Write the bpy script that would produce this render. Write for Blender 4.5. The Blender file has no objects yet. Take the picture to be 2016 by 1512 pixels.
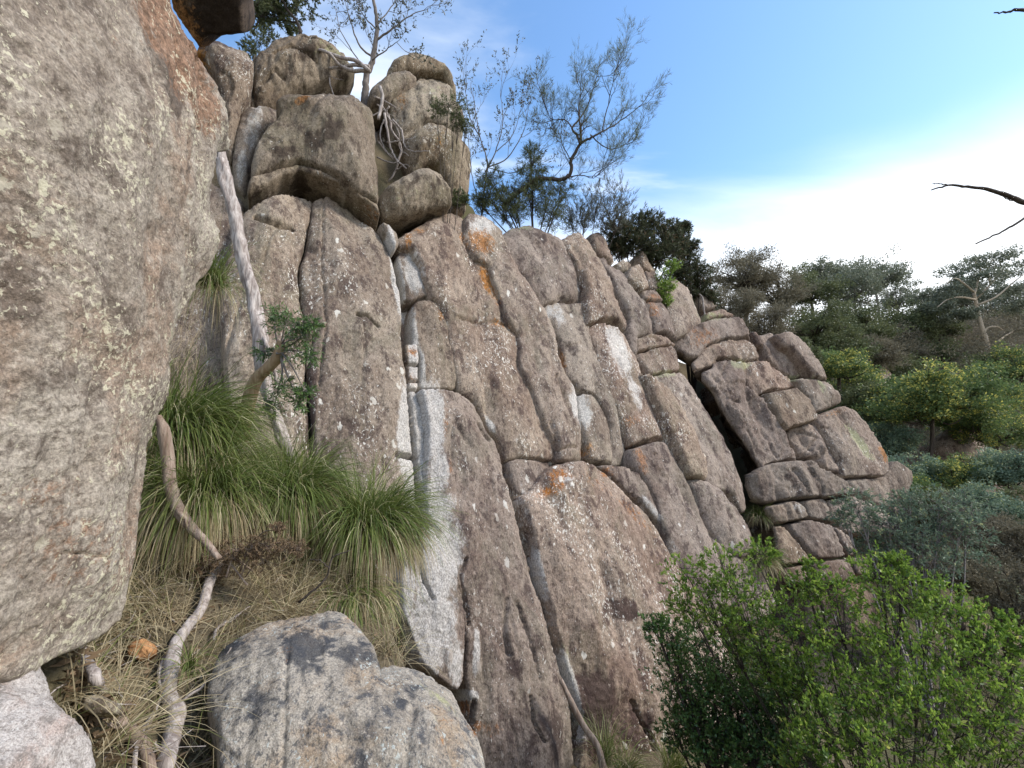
import bpy, math, random, time
import numpy as np
from mathutils import Vector, geometry
rng = np.random.default_rng(7)
random.seed(7)
scn = bpy.context.scene
col = scn.collection
# ------------------------------------------------------------------ camera
PITCH = math.radians(8.0)
F = 850.0
cam_d = bpy.data.cameras.new('camera')
cam_d.sensor_width = 36.0
cam_d.lens = 36.0 * F / 2016.0
cam_d.clip_start = 0.05
cam_d.clip_end = 3000.0
cam = bpy.data.objects.new('camera', cam_d)
cam.rotation_euler = (math.pi / 2 + PITCH, 0, 0)
col.objects.link(cam)
scn.camera = cam
# ------------------------------------------------------------------ light
SUN_EL, SUN_AZ = math.radians(42), math.radians(98)      # azimuth clockwise from the view direction (+Y)
sun_dir = Vector((math.sin(SUN_AZ) * math.cos(SUN_EL), math.cos(SUN_AZ) * math.cos(SUN_EL), math.sin(SUN_EL)))
sl = bpy.data.lights.new('sun', 'SUN')
sl.energy = 3.3
sl.angle = math.radians(14)
sl.color = (1.0, 0.93, 0.84)
so = bpy.data.objects.new('sun', sl)
so.rotation_euler = (-sun_dir).to_track_quat('-Z', 'Y').to_euler()
col.objects.link(so)
world = bpy.data.worlds.new('World')
scn.world = world
world.use_nodes = True
wn, wl = world.node_tree.nodes, world.node_tree.links
wn.clear()
def wnode(t, **kw):
    n = wn.new(t)
    for k, v in kw.items():
        setattr(n, k, v)
    return n
w_out = wnode('ShaderNodeOutputWorld')
w_bg = wnode('ShaderNodeBackground')
w_bg.inputs['Strength'].default_value = 0.15
w_sky = wnode('ShaderNodeTexSky', sky_type='NISHITA', sun_disc=False, sun_elevation=SUN_EL, sun_rotation=SUN_AZ)
w_sky.air_density = 1.0
w_sky.dust_density = 0.4
w_sky.ozone_density = 2.0
w_geo = wnode('ShaderNodeTexCoord')
w_sep = wnode('ShaderNodeSeparateXYZ')
wl.new(w_geo.outputs['Generated'], w_sep.inputs[0])
def wmath(op, a, b=None, c=None, clamp=False):
    n = wnode('ShaderNodeMath', operation=op, use_clamp=clamp)
    for i, v in enumerate((a, b, c)):
        if v is None:
            continue
        if isinstance(v, (int, float)):
            n.inputs[i].default_value = v
        else:
            wl.new(v, n.inputs[i])
    return n.outputs[0]
def wmap(v, a, b, c=0.0, d=1.0, smooth=True):
    n = wnode('ShaderNodeMapRange')
    if smooth:
        n.interpolation_type = 'SMOOTHSTEP'
    wl.new(v, n.inputs[0])
    for i, x in enumerate((a, b, c, d)):
        n.inputs[i + 1].default_value = x
    return n.outputs[0]
# thin cloud projected on a plane overhead, and the white haze band that rings the horizon
zz = wmath('ADD', wmath('MAXIMUM', w_sep.outputs[2], 0.0), 0.22)
cx = wmath('DIVIDE', w_sep.outputs[0], zz)
cy = wmath('DIVIDE', w_sep.outputs[1], zz)
w_cmb = wnode('ShaderNodeCombineXYZ')
wl.new(cx, w_cmb.inputs[0]); wl.new(cy, w_cmb.inputs[1])
w_map = wnode('ShaderNodeMapping')
w_map.inputs['Location'].default_value = (3.1, 1.7, 0)
w_map.inputs['Rotation'].default_value = (0, 0, 0.9)
w_map.inputs['Scale'].default_value = (0.9, 2.3, 1.0)
wl.new(w_cmb.outputs[0], w_map.inputs[0])
w_no = wnode('ShaderNodeTexNoise')
w_no.inputs['Scale'].default_value = 1.15
w_no.inputs['Detail'].default_value = 7
w_no.inputs['Roughness'].default_value = 0.52
w_no.inputs['Distortion'].default_value = 0.5
wl.new(w_map.outputs[0], w_no.inputs['Vector'])
cl = wmap(w_no.outputs[0], 0.50, 0.76)
lowband = wmap(w_sep.outputs[2], 0.27, 0.60, 1.0, 0.0)
n2 = wmath('ADD', wmath('MULTIPLY', wmath('SUBTRACT', w_no.outputs[0], 0.5), 0.9), lowband, clamp=True)
mask = wmath('MAXIMUM', wmath('MULTIPLY', cl, 0.85), wmap(n2, 0.05, 0.95), clamp=True)
w_mix = wnode('ShaderNodeMix', data_type='RGBA')
wl.new(mask, w_mix.inputs[0])
w_hs = wnode('ShaderNodeHueSaturation')
w_hs.inputs['Saturation'].default_value = 1.10
w_hs.inputs['Hue'].default_value = 0.497
w_hs.inputs['Value'].default_value = 1.62
wl.new(w_sky.outputs[0], w_hs.inputs['Color'])
wl.new(w_hs.outputs[0], w_mix.inputs[6])
w_mix.inputs[7].default_value = (7.2, 7.5, 7.8, 1)
wl.new(w_mix.outputs[2], w_bg.inputs['Color'])
wl.new(w_bg.outputs[0], w_out.inputs['Surface'])
scn.view_settings.view_transform = 'Standard'
scn.view_settings.look = 'None'
scn.view_settings.gamma = 1.0
scn.view_settings.use_curve_mapping = False
scn.view_settings.exposure = 0.46
try:
    scn.cycles.max_bounces = 5
    scn.cycles.diffuse_bounces = 3
    scn.cycles.transparent_max_bounces = 4
    scn.cycles.caustics_reflective = False
    scn.cycles.caustics_refractive = False
except Exception:
    pass
# ------------------------------------------------------------------ picture <-> place
CP, SP = math.cos(PITCH), math.sin(PITCH)
def rays(px):
    """Pixels of the photograph (N,2) -> directions with camera depth 1."""
    px = np.asarray(px, float).reshape(-1, 2)
    x = (px[:, 0] - 1008.0) / F
    y = -(px[:, 1] - 756.0) / F
    return np.stack([x, CP - SP * y, SP + CP * y], 1)
def P(x, y, d):
    return rays([(x, y)])[0] * d
def path(*pts):
    """(x, y, depth) points -> world points."""
    return np.array([P(*p) for p in pts])
# ------------------------------------------------------------------ noise
_perm = np.random.default_rng(3).permutation(256)
_perm = np.concatenate([_perm, _perm, _perm])
_g = np.random.default_rng(4).normal(size=(256, 3))
_g /= np.linalg.norm(_g, axis=1)[:, None]
def perlin(p):
    p = np.asarray(p, float)
    i = np.floor(p).astype(int)
    f = p - i
    i &= 255
    u = f * f * f * (f * (f * 6 - 15) + 10)
    out = 0
    for dx in (0, 1):
        for dy in (0, 1):
            for dz in (0, 1):
                h = _perm[_perm[_perm[i[:, 0] + dx] + i[:, 1] + dy] + i[:, 2] + dz]
                g = _g[h]
                d = (g * (f - (dx, dy, dz))).sum(1)
                w = (u[:, 0] if dx else 1 - u[:, 0]) * (u[:, 1] if dy else 1 - u[:, 1]) * (u[:, 2] if dz else 1 - u[:, 2])
                out = out + d * w
    return out
def fbm(p, octv=4, rough=0.5):
    s, a = 0, 1.0
    p = np.asarray(p, float)
    for k in range(octv):
        s = s + a * perlin(p * (2.03 ** k) + 17.3 * k)
        a *= rough
    return s
def sstep(a, b, x):
    t = np.clip((np.asarray(x, float) - a) / (b - a), 0, 1)
    return t * t * (3 - 2 * t)
# ------------------------------------------------------------------ mesh helpers
def mesh_np(name, V, faces, nper, mat=None, smooth=False, attrs=None):
    """faces: int array (M*nper) of equal-sized polygons."""
    me = bpy.data.meshes.new(name)
    V = np.ascontiguousarray(V, dtype=np.float32)
    faces = np.ascontiguousarray(faces, dtype=np.int32).ravel()
    m = len(faces) // nper
    me.vertices.add(len(V)); me.vertices.foreach_set('co', V.ravel())
    me.loops.add(len(faces)); me.loops.foreach_set('vertex_index', faces)
    me.polygons.add(m)
    me.polygons.foreach_set('loop_start', np.arange(0, m * nper, nper, dtype=np.int32))
    if smooth:
        me.polygons.foreach_set('use_smooth', np.ones(m, dtype=bool))
    me.update(calc_edges=True)
    for k, v in (attrs or {}).items():
        if v.ndim == 2:
            a = me.attributes.new(k, 'FLOAT_COLOR', 'POINT'); a.data.foreach_set('color', np.ascontiguousarray(v, np.float32).ravel())
        else:
            a = me.attributes.new(k, 'FLOAT', 'POINT'); a.data.foreach_set('value', np.ascontiguousarray(v, np.float32))
    if mat:
        me.materials.append(mat)
    return me
def link(name, me, parent=None):
    o = bpy.data.objects.new(name, me)
    col.objects.link(o)
    if parent is not None:
        o.parent = parent
        o.matrix_parent_inverse = parent_inv(parent)
    return o
def parent_inv(p):
    from mathutils import Matrix
    return Matrix.Translation(-Vector(p.location))
def thing(name, label, cat, loc=(0, 0, 0), group=None):
    o = bpy.data.objects.new(name, None)
    o.empty_display_size = 0.2
    o.location = loc
    col.objects.link(o)
    return tag(o, label, cat, group)
def tag(o, label=None, cat=None, group=None, kind=None):
    if label: o['label'] = label
    if cat: o['category'] = cat
    if group: o['group'] = group
    if kind: o['kind'] = kind
    return o
# ------------------------------------------------------------------ materials
def new_mat(name):
    m = bpy.data.materials.new(name)
    m.use_nodes = True
    nt = m.node_tree
    b = nt.nodes['Principled BSDF']
    return m, nt, b
class NT:
    def __init__(s, nt): s.nt = nt
    def n(s, t, ins=None, **kw):
        x = s.nt.nodes.new(t)
        for k, v in kw.items(): setattr(x, k, v)
        for k, v in (ins or {}).items():
            if hasattr(v, 'is_linked') or isinstance(v, bpy.types.NodeSocket): s.nt.links.new(v, x.inputs[k])
            else: x.inputs[k].default_value = v
        return x
    def noise(s, vec, scale, detail=4, rough=0.55, dist=0.0):
        return s.n('ShaderNodeTexNoise', {'Vector': vec, 'Scale': scale, 'Detail': detail, 'Roughness': rough, 'Distortion': dist}).outputs[0]
    def ramp(s, v, a, b, lo=0.0, hi=1.0):
        return s.n('ShaderNodeMapRange', {0: v, 1: a, 2: b, 3: lo, 4: hi}, interpolation_type='SMOOTHSTEP').outputs[0]
    def mix(s, f, a, b, mode='MIX'):
        x = s.n('ShaderNodeMix', data_type='RGBA', blend_type=mode)
        for i, v in ((0, f), (6, a), (7, b)):
            if isinstance(v, bpy.types.NodeSocket): s.nt.links.new(v, x.inputs[i])
            elif i == 0: x.inputs[0].default_value = v
            else: x.inputs[i].default_value = (*v, 1)
        return x.outputs[2]
    def math(s, op, a, b=0.0, clamp=False):
        x = s.n('ShaderNodeMath', operation=op, use_clamp=clamp)
        for i, v in ((0, a), (1, b)):
            if isinstance(v, bpy.types.NodeSocket): s.nt.links.new(v, x.inputs[i])
            else: x.inputs[i].default_value = v
        return x.outputs[0]
def rock_mat(name, base, light, dark, lichen=(.70, .67, .60), k=1.0, fleck=0.5, spots=0.5, orange=(.36, .15, .045),
             white=(.54, .51, .47), green=(.30, .30, .17), tone=(.19, .17, .12), tone_amt=.6, stretch=(1, 1, 0.55), bump=0.7):
    """Weathered rock: blotches, grain, lichen flecks and spots; 'stain' R white, G orange, B dark, A green."""
    m, nt, b = new_mat(name)
    T = NT(nt)
    pos = T.n('ShaderNodeNewGeometry').outputs['Position']
    mp = T.n('ShaderNodeMapping', {'Vector': pos, 'Scale': tuple(k * s for s in stretch)}).outputs[0]
    def shifted(x, y, z): return T.n('ShaderNodeMapping', {'Vector': mp, 'Location': (x, y, z)}).outputs[0]
    at = T.n('ShaderNodeAttribute', attribute_name='stain')
    sep = T.n('ShaderNodeSeparateColor', {0: at.outputs['Color']})
    big = T.noise(mp, 0.8, 6, 0.65, 0.5)
    mid = T.noise(mp, 3.4, 8, 0.68, 0.4)
    mid2 = T.noise(shifted(9, 4, 2), 6.5, 7, 0.7, 0.3)
    spk = T.noise(shifted(3, 8, 1), 19, 5, 0.72, 0.3)
    fine = T.noise(mp, 55, 3, 0.7)
    c = T.mix(T.ramp(big, 0.36, 0.62), base, light)
    c = T.mix(T.ramp(T.noise(shifted(20, 3, 7), 1.1, 6, .65, .6), .48, .62, 0, tone_amt), c, tone)
    c = T.mix(T.ramp(mid, 0.50, 0.62, 0, 0.85), c, dark)
    c = T.mix(T.ramp(mid, 0.44, 0.34, 0, 0.6), c, light)
    c = T.mix(T.ramp(mid2, 0.52, 0.64, 0, 0.6), c, light)
    c = T.mix(T.ramp(spk, 0.52, 0.64, 0, 0.75), c, dark)
    c = T.mix(T.ramp(spk, 0.45, 0.34, 0, 0.6), c, tuple(min(x * 1.25, .6) for x in light))
    def stain(sock, colour, c, edge=0.34, amt=0.9, n=None, w=.32):
        v = T.math('ADD', sock, T.math('MULTIPLY', T.math('SUBTRACT', n if n is not None else mid, 0.5), 1.9))
        return T.mix(T.ramp(v, edge, edge + w, 0, amt), c, colour)
    c = stain(sep.outputs[2], tuple(x * .8 for x in dark), c, amt=.85)
    c = stain(at.outputs['Alpha'], green, c, n=mid2, amt=.7)
    ws = T.math('ADD', T.math('MULTIPLY', mid2, .55), T.math('MULTIPLY', spk, .45))
    c = stain(sep.outputs[0], T.mix(T.ramp(fine, .3, .7), tuple(x * .72 for x in white), white), c, amt=.85, n=ws)
    c = stain(sep.outputs[1], T.mix(T.ramp(spk, .4, .6), orange, tuple(x * .45 for x in orange)), c, edge=0.40, n=T.math('ADD', T.math('MULTIPLY', T.noise(mp, 13, 6, 0.75, 0.4), 1.5), -.25), w=.5, amt=.85)
    c = T.mix(0.8, c, T.mix(T.ramp(fine, 0.3, 0.7), (.30, .30, .30), (.70, .70, .70)), 'OVERLAY')
    # lichen: fine flecks in drifts, and larger ragged crusts
    fl = T.noise(mp, 26, 4, 0.68, 0.5)
    dens = T.math('ADD', T.ramp(T.noise(shifted(1, 2, 30), 1.3, 4, 0.65), 0.35, 0.65, -0.10, 0.05), T.ramp(T.n('ShaderNodeObjectInfo').outputs['Random'], 0, 1, -.03, .03))
    c = T.mix(T.ramp(T.math('ADD', fl, dens), 0.70 - 0.14 * fleck, 0.745 - 0.13 * fleck, 0, 0.8), c, lichen)
    vm = T.n('ShaderNodeMix', {0: 0.10, 4: mp, 5: T.n('ShaderNodeTexNoise', {'Vector': mp, 'Scale': 12.0, 'Detail': 3.0}).outputs['Color']}, data_type='VECTOR').outputs[1]
    vo = T.n('ShaderNodeTexVoronoi', {'Vector': vm, 'Scale': 6.0, 'Randomness': 1.0})
    sc = T.n('ShaderNodeSeparateColor', {0: vo.outputs['Color']})
    keep = T.ramp(T.math('ADD', sc.outputs[0], T.math('MULTIPLY', dens, 1.5)), 0.90 - 0.35 * spots, 0.91 - 0.35 * spots)
    size = T.math('POWER', sc.outputs[1], 2.2)
    rad = T.math('ADD', T.math('MULTIPLY', size, 0.26), 0.05)
    dd = T.math('ADD', T.math('SUBTRACT', rad, vo.outputs['Distance']), T.math('MULTIPLY', T.math('SUBTRACT', spk, 0.5), 0.55))
    sp = T.math('MULTIPLY', keep, T.ramp(dd, 0.0, 0.06, 0, 0.8))
    c = T.mix(sp, c, T.mix(sc.outputs[2], lichen, light))
    rnd = T.n('ShaderNodeObjectInfo').outputs['Random']
    hs = T.n('ShaderNodeHueSaturation', {'Saturation': T.ramp(rnd, 0, 1, .88, 1.12), 'Value': T.ramp(T.math('FRACT', T.math('MULTIPLY', rnd, 7.3)), 0, 1, .88, 1.14), 'Hue': T.ramp(T.math('FRACT', T.math('MULTIPLY', rnd, 3.7)), 0, 1, .498, .511), 'Color': c})
    nt.links.new(hs.outputs[0], b.inputs['Base Color'])
    b.inputs['Roughness'].default_value = 0.92
    b.inputs['Specular IOR Level'].default_value = 0.18
    h = T.math('ADD', T.math('MULTIPLY', mid, 0.22), T.math('MULTIPLY', T.noise(mp, 13, 8, 0.75), 0.5))
    h = T.math('ADD', h, T.math('MULTIPLY', fine, 0.16))
    h = T.math('ADD', h, T.math('MULTIPLY', sp, 0.05))
    bp = T.n('ShaderNodeBump', {'Strength': bump, 'Distance': 0.10 / k, 'Height': h})
    nt.links.new(bp.outputs[0], b.inputs['Normal'])
    return m
M = {}
M['wall'] = rock_mat('wall_rock', (.172, .124, .096), (.292, .234, .186), (.076, .052, .045), k=1.0, fleck=0.6, spots=1.3, tone=(.175, .15, .11))
M['tower'] = rock_mat('tower_rock', (.185, .138, .10), (.29, .235, .18), (.078, .056, .043), k=1.0, fleck=0.4, spots=0.4, tone=(.17, .145, .095))
M['far'] = rock_mat('buttress_rock', (.175, .124, .096), (.285, .225, .178), (.080, .055, .045), k=0.8, fleck=0.5, spots=0.8, tone=(.19, .155, .12))
M['near'] = rock_mat('boulder_rock', (.285, .232, .175), (.39, .34, .27), (.145, .112, .085), lichen=(.66, .62, .43), orange=(.31, .165, .085), k=2.5, fleck=1.25, spots=1.0, tone=(.29, .19, .12), tone_amt=.65, stretch=(1, .8, .8), bump=0.6)
M['grey'] = rock_mat('grey_boulder_rock', (.21, .185, .155), (.37, .335, .285), (.065, .068, .075), lichen=(.48, .52, .50), k=2.6, fleck=0.45, spots=0.7, tone=(.30, .23, .165), tone_amt=.8, stretch=(1, 1, .8), bump=0.8)
M['pink'] = rock_mat('pink_boulder_rock', (.36, .325, .295), (.47, .435, .40), (.20, .175, .155), lichen=(.60, .58, .54), k=4.5, fleck=0.6, spots=0.5, tone=(.40, .30, .25), stretch=(1, 1, 1), bump=0.6)
M['roofrock'] = rock_mat('dark_brown_rock', (.06, .038, .026), (.10, .07, .05), (.028, .018, .013), lichen=(.2, .16, .12), k=1.0, fleck=0.1, spots=0.1, tone=(.07, .045, .03))  # near-black brown tone over the whole overhanging block
M['stone'] = rock_mat('orange_stone_rock', (.40, .20, .085), (.48, .28, .14), (.27, .13, .06), k=8, fleck=0.1, spots=0.0, tone=(.36, .19, .08), stretch=(1, 1, 1), bump=0.5)
# ------------------------------------------------------------------ terrain
NH = np.array([.575, -.818, 0.0])                # horizontal outward normal of the cliff
ST = np.array([.818, .575, 0.0])                 # strike: along the cliff, away to the right
LEAN = math.radians(20)
NW = NH * math.cos(LEAN) + np.array([0, 0, math.sin(LEAN)])
P0 = np.array([0, 8.7, 0.0])
Q0 = float(P0 @ NH)
def ztop(w):
    return np.interp(w, [-40, -6, 1, 5, 6.5, 8.6, 12, 16, 20, 24, 26, 28, 30], [12, 9.5, 8.6, 8.0, 6.0, 4.9, 4.3, 3.4, 2.8, 1.6, .4, -2, -4.6])
def ledge(X, Y):
    z = -1.06 + .24 * (np.clip(Y, 1.2, 4.6) - 2.2) - .45 * np.clip(X + 1.85, -.3, 1.6) + .71 * sstep(-1.2, -1.5, X) * sstep(2.1, 1.5, Y) + .35 * sstep(2.6, 3.6, Y) * sstep(-1.6, -2.5, X)
    xe = np.interp(Y, [0, 1.8, 2.6, 4, 5.5, 7], [.9, .1, -.25, -1.05, -2.0, -2.4])
    m = sstep(.18, -.22, X - xe) * sstep(6.0, 4.6, Y - .35 * (X + 2.2))
    return z, m
def terrain(X, Y):
    X, Y = np.asarray(X, float), np.asarray(Y, float)
    q = X * NH[0] + Y * NH[1]
    w = X * ST[0] + Y * ST[1]
    p3 = np.stack([X, Y, 0 * X], -1).reshape(-1, 3)
    n1 = fbm(p3 * .12, 3).reshape(X.shape)
    n2 = fbm(p3 * .9, 3).reshape(X.shape)
    front = -4.75 - .10 * np.clip(q + 6, -2, 60) - .05 * np.clip(w - 4, 0, 30)
    hill = 20 * sstep(27, 74, w) - .12 * np.clip(w - 80, 0, 400)
    front = front + hill + n1 * (.3 + 1.6 * sstep(28, 45, w))
    face = (Q0 - .75 - 1.5 * sstep(12.5, 16, w) - q) / math.tan(LEAN)
    back = np.minimum(face, ztop(w) + .06 * np.clip(Q0 - q - ztop(w) * .364, 0, 60) + n1 * .4)
    z = np.maximum(front, back)
    zl, m = ledge(X, Y)
    zl = np.maximum(zl, z)
    z = z + (zl - z) * m
    return z + n2 * .05
def ground_hit(px, py, dmax=90):
    r = rays([(px, py)])[0]
    t = np.concatenate([np.arange(.8, 12, .02), np.arange(12, dmax, .1)])
    p = r[None] * t[:, None]
    below = p[:, 2] <= terrain(p[:, 0], p[:, 1])
    return p[np.argmax(below)] if below.any() else p[-1]
def build_ground():
    qa = np.unique(np.round(np.concatenate([np.linspace(-300, -40, 18), np.arange(-40, -14, 1.0), np.arange(-14, -6, .2), np.arange(-6, 2.5, .11), np.arange(2.5, 8, .5), np.linspace(8, 250, 22)]), 3))
    wa = np.unique(np.round(np.concatenate([np.linspace(-200, -6, 16), np.arange(-6, 7, .11), np.arange(7, 30, .5), np.arange(30, 90, 1.2), np.linspace(90, 900, 22)]), 3))
    Q, W = np.meshgrid(qa, wa, indexing='ij')
    X = Q * NH[0] + W * ST[0]; Y = Q * NH[1] + W * ST[1]
    Z = terrain(X, Y)
    near = (np.hypot(X, Y) < 9)
    p3 = np.stack([X, Y, 0 * X], -1).reshape(-1, 3)
    Z = Z + np.where(near, fbm(p3 * 5, 3).reshape(X.shape) * .05, 0)
    V = np.stack([X, Y, Z], -1).reshape(-1, 3)
    nq, nw = Q.shape
    a = (np.arange(nq - 1)[:, None] * nw + np.arange(nw - 1)[None]).ravel()
    Fc = np.stack([a, a + nw, a + nw + 1, a + 1], 1)
    m, nt, b = new_mat('leaf_litter_soil')
    T = NT(nt)
    pos = T.n('ShaderNodeNewGeometry').outputs['Position']
    c = T.mix(T.ramp(T.noise(pos, 1.3, 6, .6), .35, .65), (.10, .078, .05), (.17, .14, .09))
    c = T.mix(T.ramp(T.noise(pos, 30, 4, .7), .45, .7), c, (.21, .17, .115))
    c = T.mix(T.ramp(T.noise(pos, 70, 2, .5), .62, .7), c, (.05, .035, .025))
    c = T.mix(T.ramp(T.noise(pos, .25, 4, .6), .45, .6, 0, .6), c, (.075, .085, .035))
    nt.links.new(c, b.inputs['Base Color']); b.inputs['Roughness'].default_value = 1
    b.inputs['Specular IOR Level'].default_value = .1
    nt.links.new(T.n('ShaderNodeBump', {'Strength': .8, 'Distance': .05, 'Height': T.noise(pos, 25, 6, .7)}).outputs[0], b.inputs['Normal'])
    o = link('ground', mesh_np('ground', V, Fc, 4, m, True))
    tag(o, 'brown leaf littered hillside sloping away below the cliff', None, None, 'structure')
build_ground()
# ------------------------------------------------------------------ rocks
def plane_at(px, py, n, d=None):
    """A plane with normal n through the main cliff plane (or camera depth d) at a pixel."""
    r = rays([(px, py)])[0]
    t = d if d is not None else float(NW @ P0) / float(NW @ r)
    n = np.array(n, float); n /= np.linalg.norm(n)
    return n, r * t
def plane3(a, b, c):
    A, B, C = P(*a), P(*b), P(*c)
    n = np.cross(B - A, C - A); n /= np.linalg.norm(n)
    if n @ A > 0: n = -n
    return n, A
WALL = (NW, P0)
def seg_dist(pts, poly, closed=True, use=None):
    A = np.asarray(poly, float)
    B = np.roll(A, -1, 0) if closed else A[1:]
    A = A if closed else A[:-1]
    best = np.full(len(pts), 1e9)
    for k, (a, b) in enumerate(zip(A, B)):
        if use is not None and not use[k]: continue
        ab = b - a
        L = ab @ ab
        if L < 1e-12: continue
        t = np.clip(((pts - a) @ ab) / L, 0, 1)
        d = ((pts - a - t[:, None] * ab) ** 2).sum(1)
        np.minimum(best, d, out=best)
    return np.sqrt(best)
def inside(pts, poly):
    x, y = pts[:, 0], pts[:, 1]
    r = np.zeros(len(pts), bool)
    n = len(poly)
    for i in range(n):
        x1, y1 = poly[i]; x2, y2 = poly[(i + 1) % n]
        c = ((y1 > y) != (y2 > y))
        if abs(y2 - y1) > 1e-12:
            r ^= c & (x < (x2 - x1) * (y - y1) / (y2 - y1) + x1)
    return r
def chaikin(p, k=1):
    p = np.asarray(p, float)
    for _ in range(k):
        q = np.roll(p, -1, 0)
        p = np.stack([p * .88 + q * .12, p * .12 + q * .88], 1).reshape(-1, 2)
    return p
def resample(p, s, closed=True):
    p = np.asarray(p, float)
    if closed: p = np.vstack([p, p[:1]])
    d = np.hypot(*np.diff(p, axis=0).T)
    L = np.concatenate([[0], np.cumsum(d)])
    n = max(int(L[-1] / s), 3)
    t = np.linspace(0, L[-1], n, endpoint=not closed)
    return np.stack([np.interp(t, L, p[:, 0]), np.interp(t, L, p[:, 1])], 1)
CRACKS = []      # (points, width px, depth m): open joints inside a block
BLOTS = []       # (channel, x, y, rx, ry, angle deg, strength): lichen, mineral stains and dark patches
def rock(name, pts, plane=WALL, off=0.0, r=.14, bulge=.12, R=.6, thick=1.0, mat='wall', parent=None, s=3.4, rough=1.0, ns=1.0, loc=None, jag=1.0, tilt=(0, 0), style='block', cap=0.0, facet=1.0, skew=0.0):
    n, p0 = plane
    poly = resample(chaikin(pts, 1), s)
    q3 = np.column_stack([poly, np.zeros(len(poly))])
    poly = poly + jag * np.stack([fbm(q3 / 28.0, 3), fbm(q3 / 28.0 + 40, 3)], 1) * 2.6 + jag * np.stack([fbm(q3 / 9.0 + 5, 2), fbm(q3 / 9.0 + 60, 2)], 1) * 1.3
    x0, y0 = poly.min(0); x1, y1 = poly.max(0)
    gx, gy = np.meshgrid(np.arange(x0, x1, s), np.arange(y0, y1, s * .87))
    gx[1::2] += s / 2
    g = np.stack([gx.ravel(), gy.ravel()], 1)
    g += np.random.default_rng(int(abs(x0 * 7 + y0))).uniform(-.22, .22, g.shape) * s
    g = g[inside(g, poly)]
    g = g[seg_dist(g, poly) > .55 * s]
    nb = len(poly)
    allp = np.vstack([poly, g])
    res = geometry.delaunay_2d_cdt([Vector(v) for v in allp], [], [list(range(nb))], 1, 1e-6)
    pv = np.array([tuple(v) for v in res[0]])
    tris = np.array([f for f in res[2] if len(f) == 3])
    # world plane
    rr = rays(pv)
    t = ((p0 + n * off) @ n) / (rr @ n)
    W3 = rr * t[:, None]
    bw = rays(poly); bw = bw * (((p0 + n * off) @ n) / (bw @ n))[:, None]
    ax = np.cross(n, (0, 0, 1)); ax /= np.linalg.norm(ax); ay = np.cross(n, ax)
    if ay[2] < 0: ay = -ay
    uv = np.stack([W3 @ ax, W3 @ ay], 1); buv = np.stack([bw @ ax, bw @ ay], 1)
    d = seg_dist(uv, buv)
    wob = 1 + .5 * fbm(W3 * 1.7 / ns, 2)
    rr_ = r * (.55 if style == 'block' else 1.0) * np.clip(wob, .4, 1.8)
    em = np.clip(.36 + 1.7 * fbm(W3 * .6 / ns + 3, 3), .04, 1.2)
    rnd = lambda q: 1 - np.sqrt(np.clip(1 - (1 - np.clip(q, 0, 1)) ** 2, 0, 1))
    jw = .035 if style != 'block' else .05 * min(ns, 1.2)
    if style == 'block':
        h = -(.03 + .09 * em) * min(ns, 1.0) * rnd(d / jw) - em * rr_ * .25 * rnd(d / (rr_ * .4)) - em * rr_ * .3 * (1 - np.clip(d / (rr_ * 1.6), 0, 1)) ** 2
        h += .7 * bulge * (1 - (1 - np.clip(d / R, 0, 1)) ** 2)
    else:                                          # long columns and square jointed slabs: tight joints, flanks and ends differ
        tg = np.roll(poly, -1, 0) - poly
        sm_ = np.abs(tg[:, 1]) >= .75 * np.abs(tg[:, 0])
        ds = seg_dist(uv, buv, True, sm_); dc = seg_dist(uv, buv, True, ~sm_)
        h = -(.035 + .09 * em + .12 * (dc < ds)) * rnd(d / jw)
        h -= em * r * .16 * (1 - np.clip(ds / (r * 1.0), 0, 1)) ** 2
        if cap: h -= .55 * cap * rnd(dc / cap)
        h += .38 * bulge * (1 - (1 - np.clip((ds if style == 'column' else d) / R, 0, 1)) ** 2)
    cuv = uv - buv.mean(0)
    rg_ = np.random.default_rng(int(abs(x0 * 13 + y1 * 7)) + 1)
    nf, s0, s1 = {'block': (10, .18, .75), 'slab': (8, .15, .6), 'column': (7, .08, .42)}[style]
    bc = buv - buv.mean(0)
    ch = np.zeros(len(uv))
    for k in range(nf):
        a = rg_.uniform(0, 2 * math.pi) if style != 'column' else rg_.choice([0, math.pi]) + rg_.normal(0, .5)
        dv = np.array([math.cos(a), math.sin(a)])
        sup = (bc @ dv).max()
        hk = rg_.uniform(s0, s1) * (sup * rg_.uniform(.35, .9) - cuv @ dv)
        ch = np.minimum(ch, hk)
    h += np.maximum(ch, -.6 * thick) * facet
    fs = .55 * max(ns, .5)                              # plates split off along curved cracks
    wv = np.stack([uv[:, 0] / fs, uv[:, 1] / (fs * 2.2)], 1) + .35 * np.stack([fbm(W3 * 1.8 / ns, 3), fbm(W3 * 1.8 / ns + 50, 3)], 1)
    lo = np.floor(wv.min(0)) - 1
    gi = np.floor(wv - lo).astype(int)
    bestd = np.full(len(uv), 9e9); plate = np.zeros(len(uv))
    for dx in (-1, 0, 1):
        for dy in (-1, 0, 1):
            c_ = gi + (dx, dy)
            hs = (c_[:, 0] * 7919 + c_[:, 1] * 104729) & 255
            q_ = c_ + .5 + .42 * _g[hs][:, :2] + lo
            dd_ = ((wv - q_) ** 2).sum(1)
            val = _g[hs][:, 2] * .55 + ((wv - q_) * _g[(hs + 9) & 255][:, :2]).sum(1) * 1.1
            plate = np.where(dd_ < bestd, val, plate); bestd = np.minimum(bestd, dd_)
    h += rough * ns * .042 * plate * np.clip(.35 + 1.6 * fbm(W3 * .5 / ns + 77, 2), 0, 1.2)
    h += tilt[0] * cuv[:, 0] + tilt[1] * cuv[:, 1]
    es = np.clip(d / (r * .6), 0, 1)
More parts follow.
